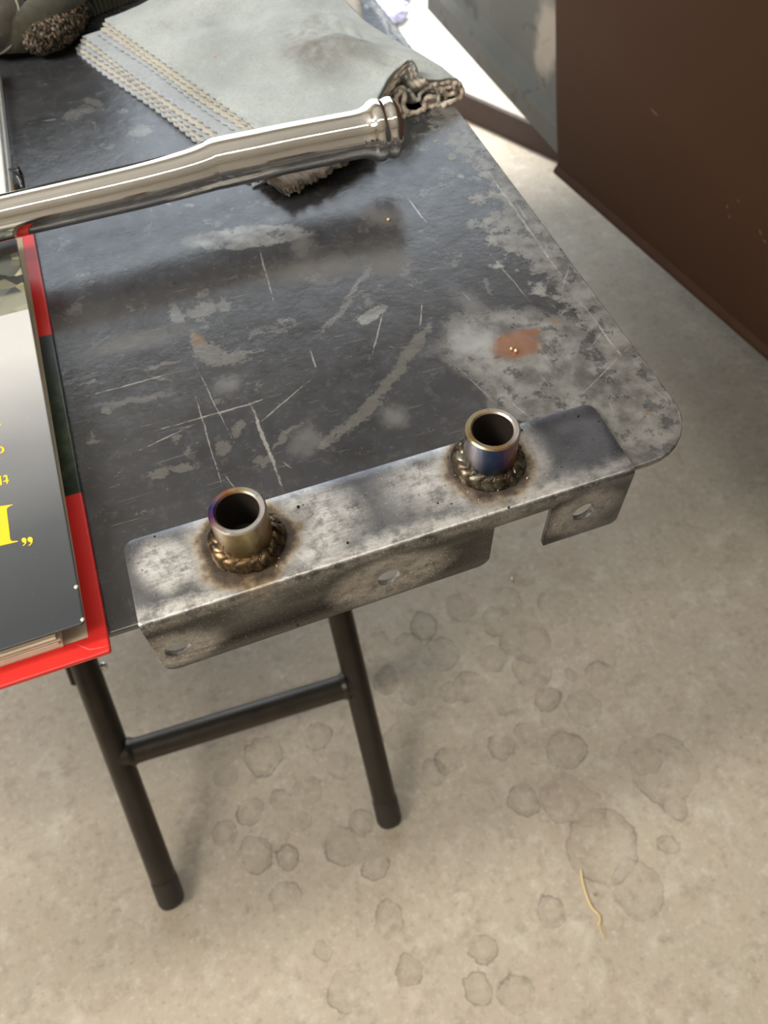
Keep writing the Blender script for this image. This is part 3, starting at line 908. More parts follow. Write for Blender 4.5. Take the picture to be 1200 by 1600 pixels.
for c, mt, wm, ph, lab in ((T1, matA, weldmats[0], 0.3, 'gold tinted tube stub with a bright steel rim'), (T2, matB, weldmats[1], 1.3, 'blue and orange tinted tube stub with a gold rim')):
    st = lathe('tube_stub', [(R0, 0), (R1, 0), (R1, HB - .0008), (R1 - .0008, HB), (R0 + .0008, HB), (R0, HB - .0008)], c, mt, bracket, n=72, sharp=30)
    tag(st, lab)
    # stacked-coin fillet weld
    nb, per, sec = 17, 18, 12
    verts, faces = [], []
    N = nb * per
    rnd = [random.uniform(0.82, 1.15) for _ in range(nb)]
    for i in range(N):
        for j in range(sec):
            v = j / (sec - 1)
            lag = 0.55 * math.sin(v * math.pi)
            u = (i / per + lag) % nb
            k = int(u)
            fr = u - k
            bul = math.sqrt(max(0, 1 - (fr * 0.98) ** 2.2)) * rnd[k]
            rr = 0.0049 + 0.0021 * bul * (0.5 + 0.5 * mnoise.noise(Vector((k * 1.7, c[0] * 90, 0))) + 0.35)
            an = 2 * math.pi * i / N + ph
            # quarter section from the tube wall down to the plate
            ca, sa = math.cos(v * math.pi / 2), math.sin(v * math.pi / 2)
            rad = R1 - 0.0004 + rr * (sa ** 0.8) * 0.95
            hh = rr * 1.05 * (ca ** 0.8)
            if j == sec - 1:
                hh = -0.0003
            verts.append(Vector((c[0] + rad * math.cos(an), c[1] + rad * math.sin(an), c[2] + hh)))
    for i in range(N):
        for j in range(sec - 1):
            faces.append((i * sec + j, ((i + 1) % N) * sec + j, ((i + 1) % N) * sec + j + 1, i * sec + j + 1))
    fix_normals(mesh_obj('weld_bead', verts, faces, wm, bracket, smooth=True, sharp=40))
# weld spatter and slag specks stuck to the plate
mat_spat = simple('weld_spatter', (0.45, 0.40, 0.33), 0.35, metal=0.8)
mat_soot = simple('burnt_speck', (0.02, 0.018, 0.016), 0.6)
def bead(name, c, r, mat, parent):
    bm = bmesh.new()
    bmesh.ops.create_icosphere(bm, subdivisions=1, radius=r)
    vs = [v.co + Vector(c) for v in bm.verts]
    fs = [[v.index for v in f.verts] for f in bm.faces]
    bm.free()
    return mesh_obj(name, vs, fs, mat, parent, smooth=True)
for px, py, r in ((714, 701, .0008), (732, 769, .0007), (824, 747, .0009), (819, 717, .0006), (778, 766, .0007), (748, 780, .0005), (820, 730, .0005), (712, 742, .0005), (362, 890, .0009), (433, 884, .0007), (436, 872, .0006), (395, 892, .0006)):
    bead('spatter', onz(px, py, ZT + r * .4), r, mat_spat, bracket)
for px, py, r in ((466, 792, .0010), (543, 848, .0008), (795, 793, .0008), (815, 672, .0008), (935, 658, .0008), (903, 650, .0009), (684, 786, .0006), (241, 838, .0006)):
    bead('burnt_speck', onz(px, py, ZT + r * .3), r, mat_soot, bracket)
for px, py in ((461, 961), (465, 977)):
    bead('burnt_speck', onplane(px, py, *FRONT), 0.0008, mat_soot, bracket)

# small metal chips lying on the plate table
mat_chip = simple('brass_chip', (0.85, 0.62, 0.38), 0.3, metal=0.7)
for n, (px, py, r, lab) in enumerate(((799, 545, .0012, 'small brass coloured bead on the rusty patch of the table, left one'), (806, 548, .0014, 'small brass coloured bead on the rusty patch of the table, right one'),
                                      (607, 343, .0014, 'tiny copper chip on the table in front of the chrome collar'))):
    o = bead('metal_chip', onz(px, py, T + r * .6), r, mat_chip, None)
    bs = sum((Vector(v.co) for v in o.data.vertices), Vector()) / len(o.data.vertices)
    for v in o.data.vertices:
        v.co -= bs
    o.location = bs
    tag(o, lab, 'metal chip')

# ------------------------------------------------------------------ books at the left
mat_board = M_board()
mat_end = simple('endpaper_tan', (0.50, 0.40, 0.28), 0.8, var=0.12, scale=60)
mat_page = simple('paper_edge', (0.82, 0.75, 0.60), 0.85, var=0.1, scale=100)
mat_cov = M_cover()
mat_yel = simple('yellow_ink', (0.92, 0.62, 0.02), 0.4, var=0.03)
mat_black = simple('black_edge', (0.02, 0.022, 0.025), 0.45)
rc, rt = onz(173, 1017, ZB), onz(52, 365, ZB)
rt = rt + (rt - rc).normalized() * 0.02
ud = (rt - rc).normalized()                       # along the right edge, away from the viewer
vd = Vector((-ud.y, ud.x, 0))                     # to the left
red = empty('red_book', (rc.x - .1, rc.y + .15, T), 'red hardcover board lying open on the table edge, tan endpaper inside, under the grey book', 'book')
def quad(o, a, b, c, d):
    """rectangle from corner o: a..b along vd, c..d along ud"""
    return [tuple((o + vd * x + ud * y).xy) for x, y in ((a, c), (b, c), (b, d), (a, d))]
HB_ = (rt - rc).length
prism('cover_board', rounded([(*p, r) for p, r in zip(quad(rc, 0, .25, 0, HB_), (.0015, .001, .001, .0015))], 3), T + .0001, ZB, mat_board, red, bev=0.0009)
e1 = onz(138, 996, ZB)
eo = rc + vd * (e1 - rc).dot(vd) + ud * (e1 - rc).dot(ud)
e_top = onz(36, 378, ZB)
ep = [(eo.x, eo.y), tuple((eo + vd * .22).xy), tuple((eo + vd * .22 + ud * .30).xy), tuple((e_top + ud * .005).xy)]
o = prism('endpaper', ep, ZB - .0002, ZB + .0003, mat_end, red)
# mitred fold of the turned-in covering at the corner
mf = [onz(120, 1007, ZB), onz(140, 1015, ZB), onz(160, 1012, ZB), onz(171, 1008, ZB)]
mat_fold = simple('red_fold', (0.80, 0.10, 0.08), 0.4)
sweep('corner_fold', [p + Vector((0, 0, 0.0001)) for p in mf], [.0001, .0004, .0004, .0001], mat_fold, red, n=8)

dk = empty('grey_book', (rc.x - .1, rc.y + .15, ZB), 'dark grey book with yellow lettering upside down, lying on the red board', 'book')
pc = onz(104, 1009, ZB + .0004)
cc, ct = onz(132, 973, ZC), onz(25, 372, ZC)
cu = (ct - cc).normalized()
cv = Vector((-cu.y, cu.x, 0))
# signatures of pages, each its own slab, slightly uneven
zz = ZB + .0004
k = 0
while zz < ZC - .0024:
    th = random.choice((.0012, .0016, .0021))
    th = min(th, ZC - .0016 - zz)
    jx, jy = random.uniform(0, .0022), random.uniform(-.0008, .0010)
    base_c = pc + vd * jx + ud * jy
    c_ = quad(base_c, 0, .2, 0, .29)
    prism('page_signature', c_, zz, zz + th - .00045, mat_page, dk)
    zz += th
    k += 1
cover = prism('cover', rounded([(*p, r) for p, r in zip([tuple((cc + cv * a + cu * b).xy) for a, b in ((0, 0), (.23, 0), (.23, (ct - cc).length), (0, (ct - cc).length))], (.0015, .001, .001, .001))], 3),
              ZC - .0016, ZC, mat_cov, dk, bev=0.0006)
# worn white corner of the cover
for px, py, r in ((129, 968, .0012), (119, 917, .0013)):
    ws = bead('worn_spot', onz(px, py, ZC), r, mat_page, cover)
    zc_ = ZC - root_loc(cover).z
    for i_, v in enumerate(ws.data.vertices):
        v.co.z = zc_ + (v.co.z - zc_) * .12
        v.co.y += .0004 * math.sin(i_ * 2.1)
# lettering, printed upside down as seen from here
def poly_ink(name, pts):
    z0, z1 = ZC - 0.0001, ZC + 0.00015
    v = [onz(x / 6.667, 640 + y / 6.667, z1) for x, y in pts]
    n = len(v)
    o = mesh_obj(name, v + [p - Vector((0, 0, z1 - z0)) for p in v], [tuple(range(n))] + [(i, (i + 1) % n, n + (i + 1) % n, n + i) for i in range(n)], mat_yel, cover)
    fix_normals(o)
    return o
poly_ink('letter', [(-110, 1030), (-60, 1018), (0, 1006), (128, 988), (136, 993), (100, 1007), (80, 1020), (70, 1040), (106, 1345), (114, 1362), (130, 1370), (186, 1366), (184, 1376), (0, 1418),
                    (-70, 1432), (-72, 1424), (-20, 1405), (-8, 1390), (-44, 1070), (-52, 1050), (-68, 1042), (-108, 1040)])
def comma(cx, cy, r):
    pts = [(cx + r * math.cos(a), cy + r * math.sin(a)) for a in [math.pi * (0.95 + 1.15 * k / 12) for k in range(13)]]
    return pts + [(cx + r * .95, cy + r * 1.0), (cx + r * .1, cy + r * 2.1), (cx - r * .6, cy + r * 2.3), (cx - r * .5, cy + r * 2.05), (cx + r * .1, cy + r * 1.5), (cx + r * .25, cy + r * .95), (cx - r * .5, cy + r * .85)]
poly_ink('quote_mark', comma(250, 1360, 26))
poly_ink('quote_mark', comma(313, 1354, 28))
poly_ink('letter', [(30, 700), (38, 684), (62, 678), (78, 690), (82, 726), (94, 734), (92, 742), (84, 746), (84, 762), (72, 775), (64, 770), (66, 748), (34, 756), (32, 745), (60, 736), (60, 700), (50, 694), (40, 704)])
poly_ink('letter', [(-40, 690), (16, 690), (10, 702), (22, 776), (18, 786), (-6, 790), (-6, 780), (2, 776), (-6, 706), (-40, 706)])
poly_ink('letter', [(0 + 46 * math.cos(a), 418 + 37 * math.sin(a)) for a in [math.pi * (-0.5 + k / 12) for k in range(13)]] + [(20 * math.cos(a), 418 + 26 * math.sin(a)) for a in [math.pi * (0.5 - k / 12) for k in range(13)]])
poly_ink('letter', [(-10, 150), (12, 147), (10, 153), (-2, 164), (-10, 166)])

# ------------------------------------------------------------------ things at the far left edge
mat_white = simple('white_enamel', (0.72, 0.72, 0.70), 0.35, var=0.06)
mat_wood = simple('pale_wood', (0.50, 0.36, 0.20), 0.7, var=0.2, scale=200)
mat_cable = simple('black_plastic', (0.012, 0.012, 0.013), 0.25)
w1, w2 = onz(0, 205, T + .012), onz(13, 330, T + .012)
wd = (w2 - w1).normalized()
wn = Vector((wd.y, -wd.x, 0))
if wn.x > 0:
    wn = -wn
a, b = w1 - wd * .1, w2 - wd * .0
rail = empty('white_rail', (a.x, b.y, T), 'white metal rail lying behind the chrome tube at the left edge', 'rail')
prism('rail_bar', [tuple(p.xy) for p in (a, b, b + wn * .03, a + wn * .03)], T + .0002, T + .012, mat_white, rail, bev=.0012)
prism('rail_lip', [tuple(p.xy) for p in (a - wn * .0022, b - wn * .0022, b - wn * .0001, a - wn * .0001)], T + .0002, T + .008, mat_white, rail, bev=.0008)
s1, s2 = onz(11, 276, T + .006), onz(21, 330, T + .006)
s3, s4 = onz(17, 275, T + .006), onz(29, 330, T + .006)
st = prism('wooden_stick', [tuple(p.xy) for p in (s1, s2, s4, s3)], T + .0002, T + .006, mat_wood, bev=.0006, loc=(s2.x, s2.y, T))
tag(st, 'short pale wooden stick beside the white rail behind the chrome tube', 'stick')
lp = [(12, 268, .003), (16, 264, .008), (22, 266, .011), (28, 274, .010), (33, 284, .007), (36, 294, .004), (38, 304, .003), (39, 318, .003)]
lp2 = spline([tuple(onz(x, y, T + z)) for x, y, z in lp], 6)
cb = empty('cable_tie', (lp2[-1][0], lp2[-1][1], T), 'glossy black plastic tie looped behind the chrome tube beside the wooden stick', 'cable tie')
sweep('tie_strap', lp2, [.0016] * len(lp2), mat_cable, cb, n=8, squash=.5)
lp3 = spline([tuple(onz(x, y, T + z)) for x, y, z in ((27, 261, .012), (30, 268, .010), (33, 274, .006), (36, 290, .003), (36, 310, .0025))], 6)
sweep('tie_tail', lp3, [.0014] * len(lp3), mat_cable, cb, n=8, squash=.5)

# ------------------------------------------------------------------ chrome tube
mat_chrome = M_chrome()
CHZ = 0.7830
nodes = [(-150, 376, 13.1), (-60, 356, 13.1), (0, 341, 13.2), (100, 318, 13.3), (200, 295, 13.6), (260, 280, 13.9), (300, 269, 14.3), (322, 262, 14.9), (336, 257, 15.6), (352, 253, 15.8), (400, 243, 15.7), (450, 232, 15.5),
         (530, 216, 15.2), (556, 211, 15.2), (566, 209, 15.7), (573, 207.6, 16.9), (579, 206.3, 18.6), (586, 204.8, 19.7), (593, 203.3, 19.5), (598, 202.3, 18.5), (602, 201.5, 18.5), (608, 200.3, 19.3), (614, 199.2, 19.0), (618, 198.5, 17.6)]
pts = [(*onz(x, y, CHZ), r / 1000) for x, y, r in nodes]
sp = spline(pts, 5)
ctr = sp[-1]
endd = (Vector(sp[-1][:3]) - Vector(sp[-6][:3])).normalized()
path = [Vector(p[:3]) for p in sp]
rads = [p[3] for p in sp]
for dz, r in ((.0012, .0166), (.0012, .0140), (-.004, .0134), (-.03, .0134)):
    path.append(Vector(ctr[:3]) + endd * dz)
    rads.append(r)
# the path turns back into the bore, so build it ring by ring
q = endd
verts, faces = [], []
n = 64
for i, (p, r) in enumerate(zip(path, rads)):
    if i < len(sp):
        t = (path[min(i + 1, len(sp) - 1)] - path[max(i - 1, 0)]).normalized()
    else:
        t = endd
    s = t.cross(Vector((0, 0, 1))).normalized()
    w = s.cross(t)
    for j in range(n):
        an = 2 * math.pi * j / n
        verts.append(p + s * (r * math.cos(an)) + w * (r * math.sin(an)))
for i in range(len(path) - 1):
    for j in range(n):
        faces.append((i * n + j, i * n + (j + 1) % n, (i + 1) * n + (j + 1) % n, (i + 1) * n + j))
faces.append(tuple(range((len(path) - 1) * n, len(path) * n)))
faces.append(tuple(range(n - 1, -1, -1)))
tube = fix_normals(mesh_obj('chrome_tube', verts, faces, mat_chrome, None, smooth=True, sharp=60, loc=(sp[60][0], sp[60][1], CHZ - .014)))
tag(tube, 'polished chrome tube with a rolled collar end, lying across the grey rags', 'tube')

# ------------------------------------------------------------------ folded rags
mat_rag = M_cloth('grey_chamois', (0.34, 0.385, 0.385), (0.47, 0.515, 0.515), dirt=[(430, 60, 560, 110, 60), (500, 60, 600, 90, 50), (590, 190, 650, 110, 26)])
mat_rag2 = M_cloth('grey_chamois_under', (0.33, 0.37, 0.41), (0.43, 0.475, 0.52))
mat_cream = M_cloth('cream_chamois', (0.42, 0.41, 0.365), (0.53, 0.515, 0.455))
mat_tan = M_cloth('soiled_chamois_edge', (0.58, 0.49, 0.40), (0.74, 0.65, 0.55))
rag = empty('folded_rag', (*onz(400, 150, T).xy, T), 'stack of folded grey chamois rags with pinked cream edges, bunched at the right end', 'rag')

def rag_sheet(name, L0, L1, R0, R1, z0, mat, amp=0.0, nu=300, nv=36, teeth=0.0026, period=0.0088, phase=0.0, dome=None, parent=rag, th=0.0016, front_teeth=False, skew=0.0):
    """quad sheet: left edge L0 (back) to L1 (front), right edge R0 to R1; the left edge is pinked"""
    L0, L1, R0, R1 = (Vector((*p.xy, 0)) for p in (L0, L1, R0, R1))
    elen = (L1 - L0).length
    out = (L0 - R0).normalized()
    verts, faces = [], []
    for i in range(nu + 1):
        u = i / nu
        a, b = L0.lerp(L1, u), R0.lerp(R1, u)
        s = u * elen / period + phase
        fr = s - math.floor(s)
        tooth = teeth * (1 - (2 * fr - 1) ** 2) + 0.0012 * math.sin(u * 9 + phase * 3) + skew * math.sin(u * math.pi)
        for j in range(nv + 1):
            v = j / nv
            p = a.lerp(b, v ** 1.3) + out * tooth * max(0, 1 - v * 9)
            zt = z0
            nz = mnoise.noise(Vector((p.x * 28, p.y * 28, phase * 5)))
            zt += amp * nz
            if v < 0.06:
                zt += 0.0003 * math.sin(2 * math.pi * s) * (1 - v / 0.06)
            if dome:
                zt += dome(u, v, p)
            verts.append(Vector((p.x, p.y, max(zt, T + 0.0008))))
    for i in range(nu):
        for j in range(nv):
            k = i * (nv + 1) + j
            faces.append((k, k + 1, k + nv + 2, k + nv + 1))
    o = mesh_obj(name, verts, faces, mat, parent, smooth=True)
    fix_normals(o)
    so = o.modifiers.new('solid', 'SOLIDIFY')
    so.thickness = th
    so.offset = 0
    return o

# lower stack
def P(x, y, z=T):
    return onz(x, y, z)
lower = [(122, 80, 322, 230, mat_rag2), (124, 74, 328, 226, mat_cream), (127, 69, 334, 221, mat_rag2), (128, 63, 338, 217, mat_cream), (131, 57, 344, 211, mat_rag2)]
for k, (x0, y0, x1, y1, m_) in enumerate(lower):
    z = T + 0.0010 + k * 0.0024
    A, B = P(x0, y0, z), P(x1, y1, z)
    dirn = (B - A).normalized()
    B = B + dirn * 0.065
    rag_sheet('rag_layer', A, B, P(500, -60, z), P(590, 215, z), z, m_, amp=0.0004, phase=0.37 * k)
# upper stack
upper = [(158, 52, 412, 232, mat_rag2), (160, 45, 417, 226, mat_cream), (163, 38, 421, 220, mat_cream)]
for k, (x0, y0, x1, y1, m_) in enumerate(upper):
    z = T + 0.0128 + k * 0.0021
    A, B = P(x0, y0, z), P(x1, y1, z)
    rag_sheet('rag_layer', A, B + (B - A).normalized() * .01, P(560, -40, z), P(585, 205, z), z, m_, amp=0.0005, phase=0.5 + 0.41 * k)

# bunched end: the plane its cut face lies in
FA, FB = P(592, 203, T), P(716, 160, T)
fd = (FB - FA)
fd.z = 0
fd.normalize()
fn = Vector((-fd.y, fd.x, 0))
if fn.y < 0:
    fn = -fn                                    # into the cloth
FNV = (fn + Vector((0, 0, -0.25))).normalized()
def face_pt(cx, cy):
    return onplane(560 + cx / 6, 60 + cy / 6, FA, FNV)
# top sheet, domed and wrinkled, rising to the bunched end
ridge = [P(*q) for q in ((500, 95), (560, 80))]
ztop0 = T + 0.0195
profile_px = [(190, 570), (280, 420), (370, 290), (470, 200), (520, 215), (545, 300), (600, 370), (680, 390), (760, 396), (850, 378), (930, 390), (975, 440)]
prof3 = [face_pt(*q) for q in profile_px]
def top_front(t):
    s = t * (len(prof3) - 1)
    i = min(int(s), len(prof3) - 2)
    return prof3[i].lerp(prof3[i + 1], s - i)
LB, LF = P(166, 31, ztop0), P(424, 214, ztop0)
NU, NV = 220, 150
elen = (LF - LB).length
verts, faces = [], []
FLn = P(600, 196, ztop0)                         # where the front edge meets the bunch
BRn = P(720, 120, T + .012)
BB = P(500, -45, ztop0)
for i in range(NU + 1):
    u = i / NU                                   # back to front along the left edge
    for j in range(NV + 1):
        v = j / NV                               # left to right
        left = LB.lerp(LF, u)
        # right border: runs down the back edge of the bunch, then along its cut face
        if u < 0.45:
            bp = [P(500, -45, ztop0), P(535, -2, T + .018), P(573, 36, T + .018), P(607, 58, T + .018), P(647, 80, T + .018), P(690, 106, T + .021), prof3[-1]]
            q_ = u / 0.45 * (len(bp) - 1)
            k_ = min(int(q_), len(bp) - 2)
            right = bp[k_].lerp(bp[k_ + 1], q_ - k_)
        else:
            right = top_front(1 - (u - .45) / .55)
        p = left.lerp(right, v)
        p.z = left.z + (right.z - left.z) * v ** 2.6
        s = u * elen / 0.0088
        fr = s - math.floor(s)
        if v < 0.05:
            out = (LB - BB)
            out.z = 0
            out.normalize()
            p = p + out * (0.0026 * (1 - (2 * fr - 1) ** 2) * (1 - v / .05))
            p.z += 0.0008 * math.sin(2 * math.pi * s) * max(0, 1 - v / .015)
        e = math.sin(math.pi * min(1, v * 1.0)) ** 0.8
        w = 0.0110 * mnoise.noise(Vector((p.x * 14 + 3, p.y * 26, 1.7))) + 0.0066 * math.sin((p.x * 0.75 + p.y * 1.2) * 62 + 1.3 * mnoise.noise(p * 16)) * (0.4 + 0.6 * u)
        w += 0.0018 * mnoise.noise(Vector((p.x * 55, p.y * 55, 4.2)))
        pk = math.exp(-(((p.x - P(520, 70, ztop0).x) / .035) ** 2 + ((p.y - P(520, 70, ztop0).y) / .03) ** 2))
        w += 0.0028 * pk * (abs(mnoise.noise(Vector((p.x * 90, p.y * 130, 9)))) * 2 - .3)
        p.z += e * (w + 0.009)
        if u > .5:
            p.y -= 0.030 * math.sin(math.pi * min(1, v * 1.05)) ** .7 * ((u - .5) / .5) ** 2 * (1 if v < .95 else 0)
        k = max(0, min(1, (0.425 - p.y) / 0.045)) * max(0, min(1, (0.19 - p.x) / 0.03))
        if k > 0:
            lim = T + 0.0212
            p.z = p.z * (1 - k) + min(p.z, lim) * k
        if .02 < v < .8:
            p.z = max(p.z, T + .0204)
        verts.append(p)
for i in range(NU):
    for j in range(NV):
        k = i * (NV + 1) + j
        faces.append((k, k + 1, k + NV + 2, k + NV + 1))
tp = fix_normals(mesh_obj('top_rag', verts, faces, mat_rag, rag, smooth=True))
so = tp.modifiers.new('solid', 'SOLIDIFY')
so.thickness = 0.0015
so.offset = 0
# squiggling cut edges of the bunched layers
squig = [([(190, 575), (280, 425), (370, 295), (470, 208), (520, 220), (545, 305), (600, 375), (680, 395), (760, 402), (850, 384), (930, 395), (975, 445), (975, 510), (930, 585), (850, 640), (790, 665)], 0),
         ([(235, 560), (300, 450), (385, 330), (470, 255), (505, 300), (530, 375), (620, 425), (700, 425), (780, 455), (820, 480), (870, 505), (915, 470), (895, 425), (840, 430), (800, 460)], 0),
         ([(390, 400), (380, 340), (430, 310), (480, 370), (510, 410), (600, 450), (660, 450), (720, 450), (770, 500), (760, 560), (770, 610), (830, 600)], 1),
         ([(420, 690), (385, 625), (372, 560), (400, 500), (430, 470), (450, 540), (440, 610), (460, 660), (520, 690), (590, 680), (635, 640), (645, 560), (680, 535), (750, 545), (775, 600)], 0),
         ([(300, 555), (350, 480), (420, 450), (470, 470), (520, 500), (550, 550), (585, 550), (605, 500), (660, 470), (720, 480)], 1),
         ([(425, 720), (465, 785), (570, 775), (650, 735), (668, 690), (700, 660), (760, 665), (800, 660), (850, 630), (920, 600)], 0),
         ([(210, 590), (290, 570), (350, 610), (360, 560), (385, 510), (330, 500), (290, 530)], 1),
         ([(480, 720), (540, 740), (600, 715), (650, 670), (690, 600), (740, 590), (740, 640), (800, 620), (860, 570), (930, 540), (945, 480)], 0)]
for k, (pp, ck) in enumerate(squig):
    pl = spline([tuple(face_pt(*q)) for q in pp], 7)
    nv = 8
    verts, faces = [], []
    for i, c in enumerate(pl):
        c = Vector(c)
        j0 = mnoise.noise(c * 260 + Vector((k, 0, 0))) * 0.0022
        for j in range(nv + 1):
            d = j / nv
            q = c + fn * (d * (0.012 if k == 0 else 0.018) + j0 * (1 - d) + 0.0006 * k) + Vector((0, 0, -0.0015 - (0.010 if k == 0 else 0.016) * d))
            q += Vector((0, 0, 1)) * mnoise.noise(c * 320 + Vector((0, j * .4, k))) * 0.0012
            q.z = max(q.z, T + 0.0012)
            verts.append(q)
    for i in range(len(pl) - 1):
        for j in range(nv):
            a_ = i * (nv + 1) + j
            faces.append((a_, a_ + 1, a_ + nv + 2, a_ + nv + 1))
    o = mesh_obj('bunched_layer', verts, faces, mat_tan if ck != 1 else mat_cream, rag, smooth=True)
    so = o.modifiers.new('solid', 'SOLIDIFY')
    so.thickness = 0.0034 if not ck else 0.0022
    so.offset = 0
# frayed pinked edge of the lowest rags showing in front of the tube
edge_px = [(412, 280), (424, 284), (434, 292), (446, 300), (458, 296), (474, 288), (492, 280), (512, 268), (532, 255), (552, 244)]
for k, (m_, up_px) in enumerate(((mat_rag2, 0), (mat_cream, 3), (mat_tan, 8), (mat_tan, 13), (mat_tan, 18))):
    z0 = T + 0.0014 + 0.0024 * k
    ed = spline([tuple(onz(x + 1.5 * k, y - up_px * .55, z0)) for x, y in edge_px], 16)
    verts, faces = [], []
    nv = 12
    for i, c in enumerate(ed):
        c = Vector(c)
        fr = (i / 6.3 + .37 * k) % 1
        tooth = 0.0030 * (1 - (2 * fr - 1) ** 2) + 0.0040 * mnoise.noise(c * 75 + Vector((0, 0, k * 3)))
        for j in range(nv + 1):
            d = j / nv
            q = c + Vector((-.06, -1, 0)) * (tooth * (1 - d)) + Vector((-.015, .05, 0)) * d
            q.z = z0 + (0.0016 * math.sin(i * .31 + k * 1.3) + 0.0022 * mnoise.noise(c * 110 + Vector((0, k, 0)))) * (1 - d) ** 2 * (1 if k else .4)
            q.z = max(q.z, T + .0011)
            q.z = min(q.z, T + 0.0150)
            verts.append(q)
    for i in range(len(ed) - 1):
        for j in range(nv):
            a_ = i * (nv + 1) + j
            faces.append((a_, a_ + 1, a_ + nv + 2, a_ + nv + 1))
    o = fix_normals(mesh_obj('frayed_layer', verts, faces, m_, rag, smooth=True))
    so = o.modifiers.new('solid', 'SOLIDIFY')
    so.thickness = .0013
    so.offset = 0

# ------------------------------------------------------------------ clear plastic bag behind the rags
def M_film():
    g = G('clear_plastic_film')
    g.bump(g.noise(70, 5, 0.6), 0.6, 0.004)
    tr = g.node('ShaderNodeBsdfTransparent', {'Color': (0.93, 0.95, 0.97)})
    g.set(Base_Color=(0.75, 0.79, 0.84), Roughness=0.12, Specular_IOR_Level=0.8)
    fac = g.step(g.noise(40, 5, 0.7), 0.35, 0.75, 0.22, 0.60)
    mx = g.node('ShaderNodeMixShader', {0: fac, 1: tr, 2: g.b.outputs[0]})
    g.t.links.new(mx, g.t.nodes['Material Output'].inputs[0])
    return g.m
mat_film = M_film()
A, B, C_, D = P(522, -60, T + .02), P(552, -60, T + .01), P(650, 82, T + .004), P(622, 62, T + .02)
verts, faces = [], []
n = 60
for i in range(n + 1):
    for j in range(n + 1):
        u, v = i / n, j / n
        p = A.lerp(B, v).lerp(D.lerp(C_, v), u)
        z = T + .0035 + .022 * (1 - v) * (0.5 + .5 * mnoise.noise(p * 25)) + .008 * abs(mnoise.noise(Vector((p.x * 60, p.y * 45, 2)))) + .003 * mnoise.noise(p * 150)
        p.z = max(T + .0015, z)
        verts.append(p)
for i in range(n):
    for j in range(n):
        k = i * (n + 1) + j
        faces.append((k, k + 1, k + n + 2, k + n + 1))
film = fix_normals(mesh_obj('plastic_bag', verts, faces, mat_film, None, smooth=True, loc=(*P(590, 0, T).xy, T)))
tag(film, 'crumpled clear plastic bag between the grey rags and the right table edge', 'bag')

# blue and white wrapper on the bright floor beyond the table
mat_blue = simple('blue_print', (0.05, 0.06, 0.30), 0.4)
mat_lilac = simple('lilac_white_wrap', (0.62, 0.60, 0.85), 0.4)
wc = onz(606, 4, .02)
wr = empty('wrapper', (wc.x, wc.y, 0), 'crumpled blue and white wrapper on the bright floor beyond the table', 'wrapper')
for nm, (px, py), sx, m_ in (('printed_part', (588, -12), .085, mat_blue), ('printed_part', (612, -6), .05, mat_blue), ('white_part', (606, 12), .055, mat_lilac), ('white_part', (612, 22), .045, mat_lilac)):
    c = onz(px, py, .015)
    bm = bmesh.new()
    bmesh.ops.create_icosphere(bm, subdivisions=3, radius=1)
    vs = []
    for v in bm.verts:
        r = 1 + .5 * mnoise.noise(v.co * 2.2 + c * 9)
        vs.append(Vector((c.x + v.co.x * sx * r, c.y + v.co.y * sx * .7 * r, max(.0005, .02 + v.co.z * .02 * r))))
    fs = [[v.index for v in f.verts] for f in bm.faces]
    bm.free()
    mesh_obj(nm, vs, fs, m_, wr)

# ------------------------------------------------------------------ olive knitted gloves at the far left
mat_olive = M_cloth('olive_knit', (0.040, 0.040, 0.026), (0.075, 0.073, 0.048), fuzz=1400)
mat_brownk = M_cloth('brown_olive_pad', (0.075, 0.064, 0.048), (0.13, 0.115, 0.09), fuzz=1400)
def M_tweed():
    g = G('tweed_knit')
    c = g.ramp(g.sep(g.voronoi(420, out='Color'), 0), [(0.2, (0.02, 0.017, 0.012)), (0.45, (0.06, 0.05, 0.034)), (0.7, (0.11, 0.09, 0.065)), (0.92, (0.20, 0.175, 0.135)), (1.0, (0.25, 0.08, 0.05))])
    g.bump(g.math('SUBTRACT', 1, g.voronoi(420)), 0.9, 0.002)
    return g.set(Base_Color=c, Roughness=0.95, Specular_IOR_Level=0.1)
mat_tweed = M_tweed()
mat_pipe = simple('pale_piping', (0.26, 0.24, 0.20), 0.9)
gl = empty('knit_garment', (*P(60, 40).xy, T), 'heap of olive knitted clothing with ribbed band and tweed cuff at the far left', 'clothing')
def gp(x, y, z):
    return tuple(onz(x, y, T + z))
def fuzzy(k):
    return lambda i, j: 0.0012 * mnoise.noise(Vector((i * .31, j * .8, k)))
# padded thumb, nearest
cpad = Vector(gp(-12, 28, .0262))
rp = Vector((.031, .034, .0248))
verts, faces = [], []
nu, nv = 48, 28
for i in range(nv + 1):
    for j in range(nu):
        th_, a_ = math.pi * i / nv, 2 * math.pi * j / nu
        d = Vector((math.sin(th_) * math.cos(a_), math.sin(th_) * math.sin(a_), math.cos(th_)))
        r = 1 + .05 * mnoise.noise(d * 2.2 + Vector((4, 0, 0)))
        verts.append(cpad + Vector((d.x * rp.x, d.y * rp.y, d.z * rp.z)) * r * .97)
for i in range(nv):
    for j in range(nu):
        faces.append((i * nu + j, i * nu + (j + 1) % nu, (i + 1) * nu + (j + 1) % nu, (i + 1) * nu + j))
fix_normals(mesh_obj('padded_end', verts, faces, mat_brownk, gl, smooth=True))
nn = Vector((-.55, -.45, .55)).normalized()
e1_ = nn.cross(Vector((0, 0, 1))).normalized()
e2_ = nn.cross(e1_)
ring = []
for k in range(41):
    a_ = 2 * math.pi * k / 40
    d = e1_ * math.cos(a_) + e2_ * math.sin(a_)
    ring.append(cpad + Vector((d.x * rp.x, d.y * rp.y, d.z * rp.z)))
sweep('piping', ring, [.0010] * 41, mat_pipe, gl, n=8)
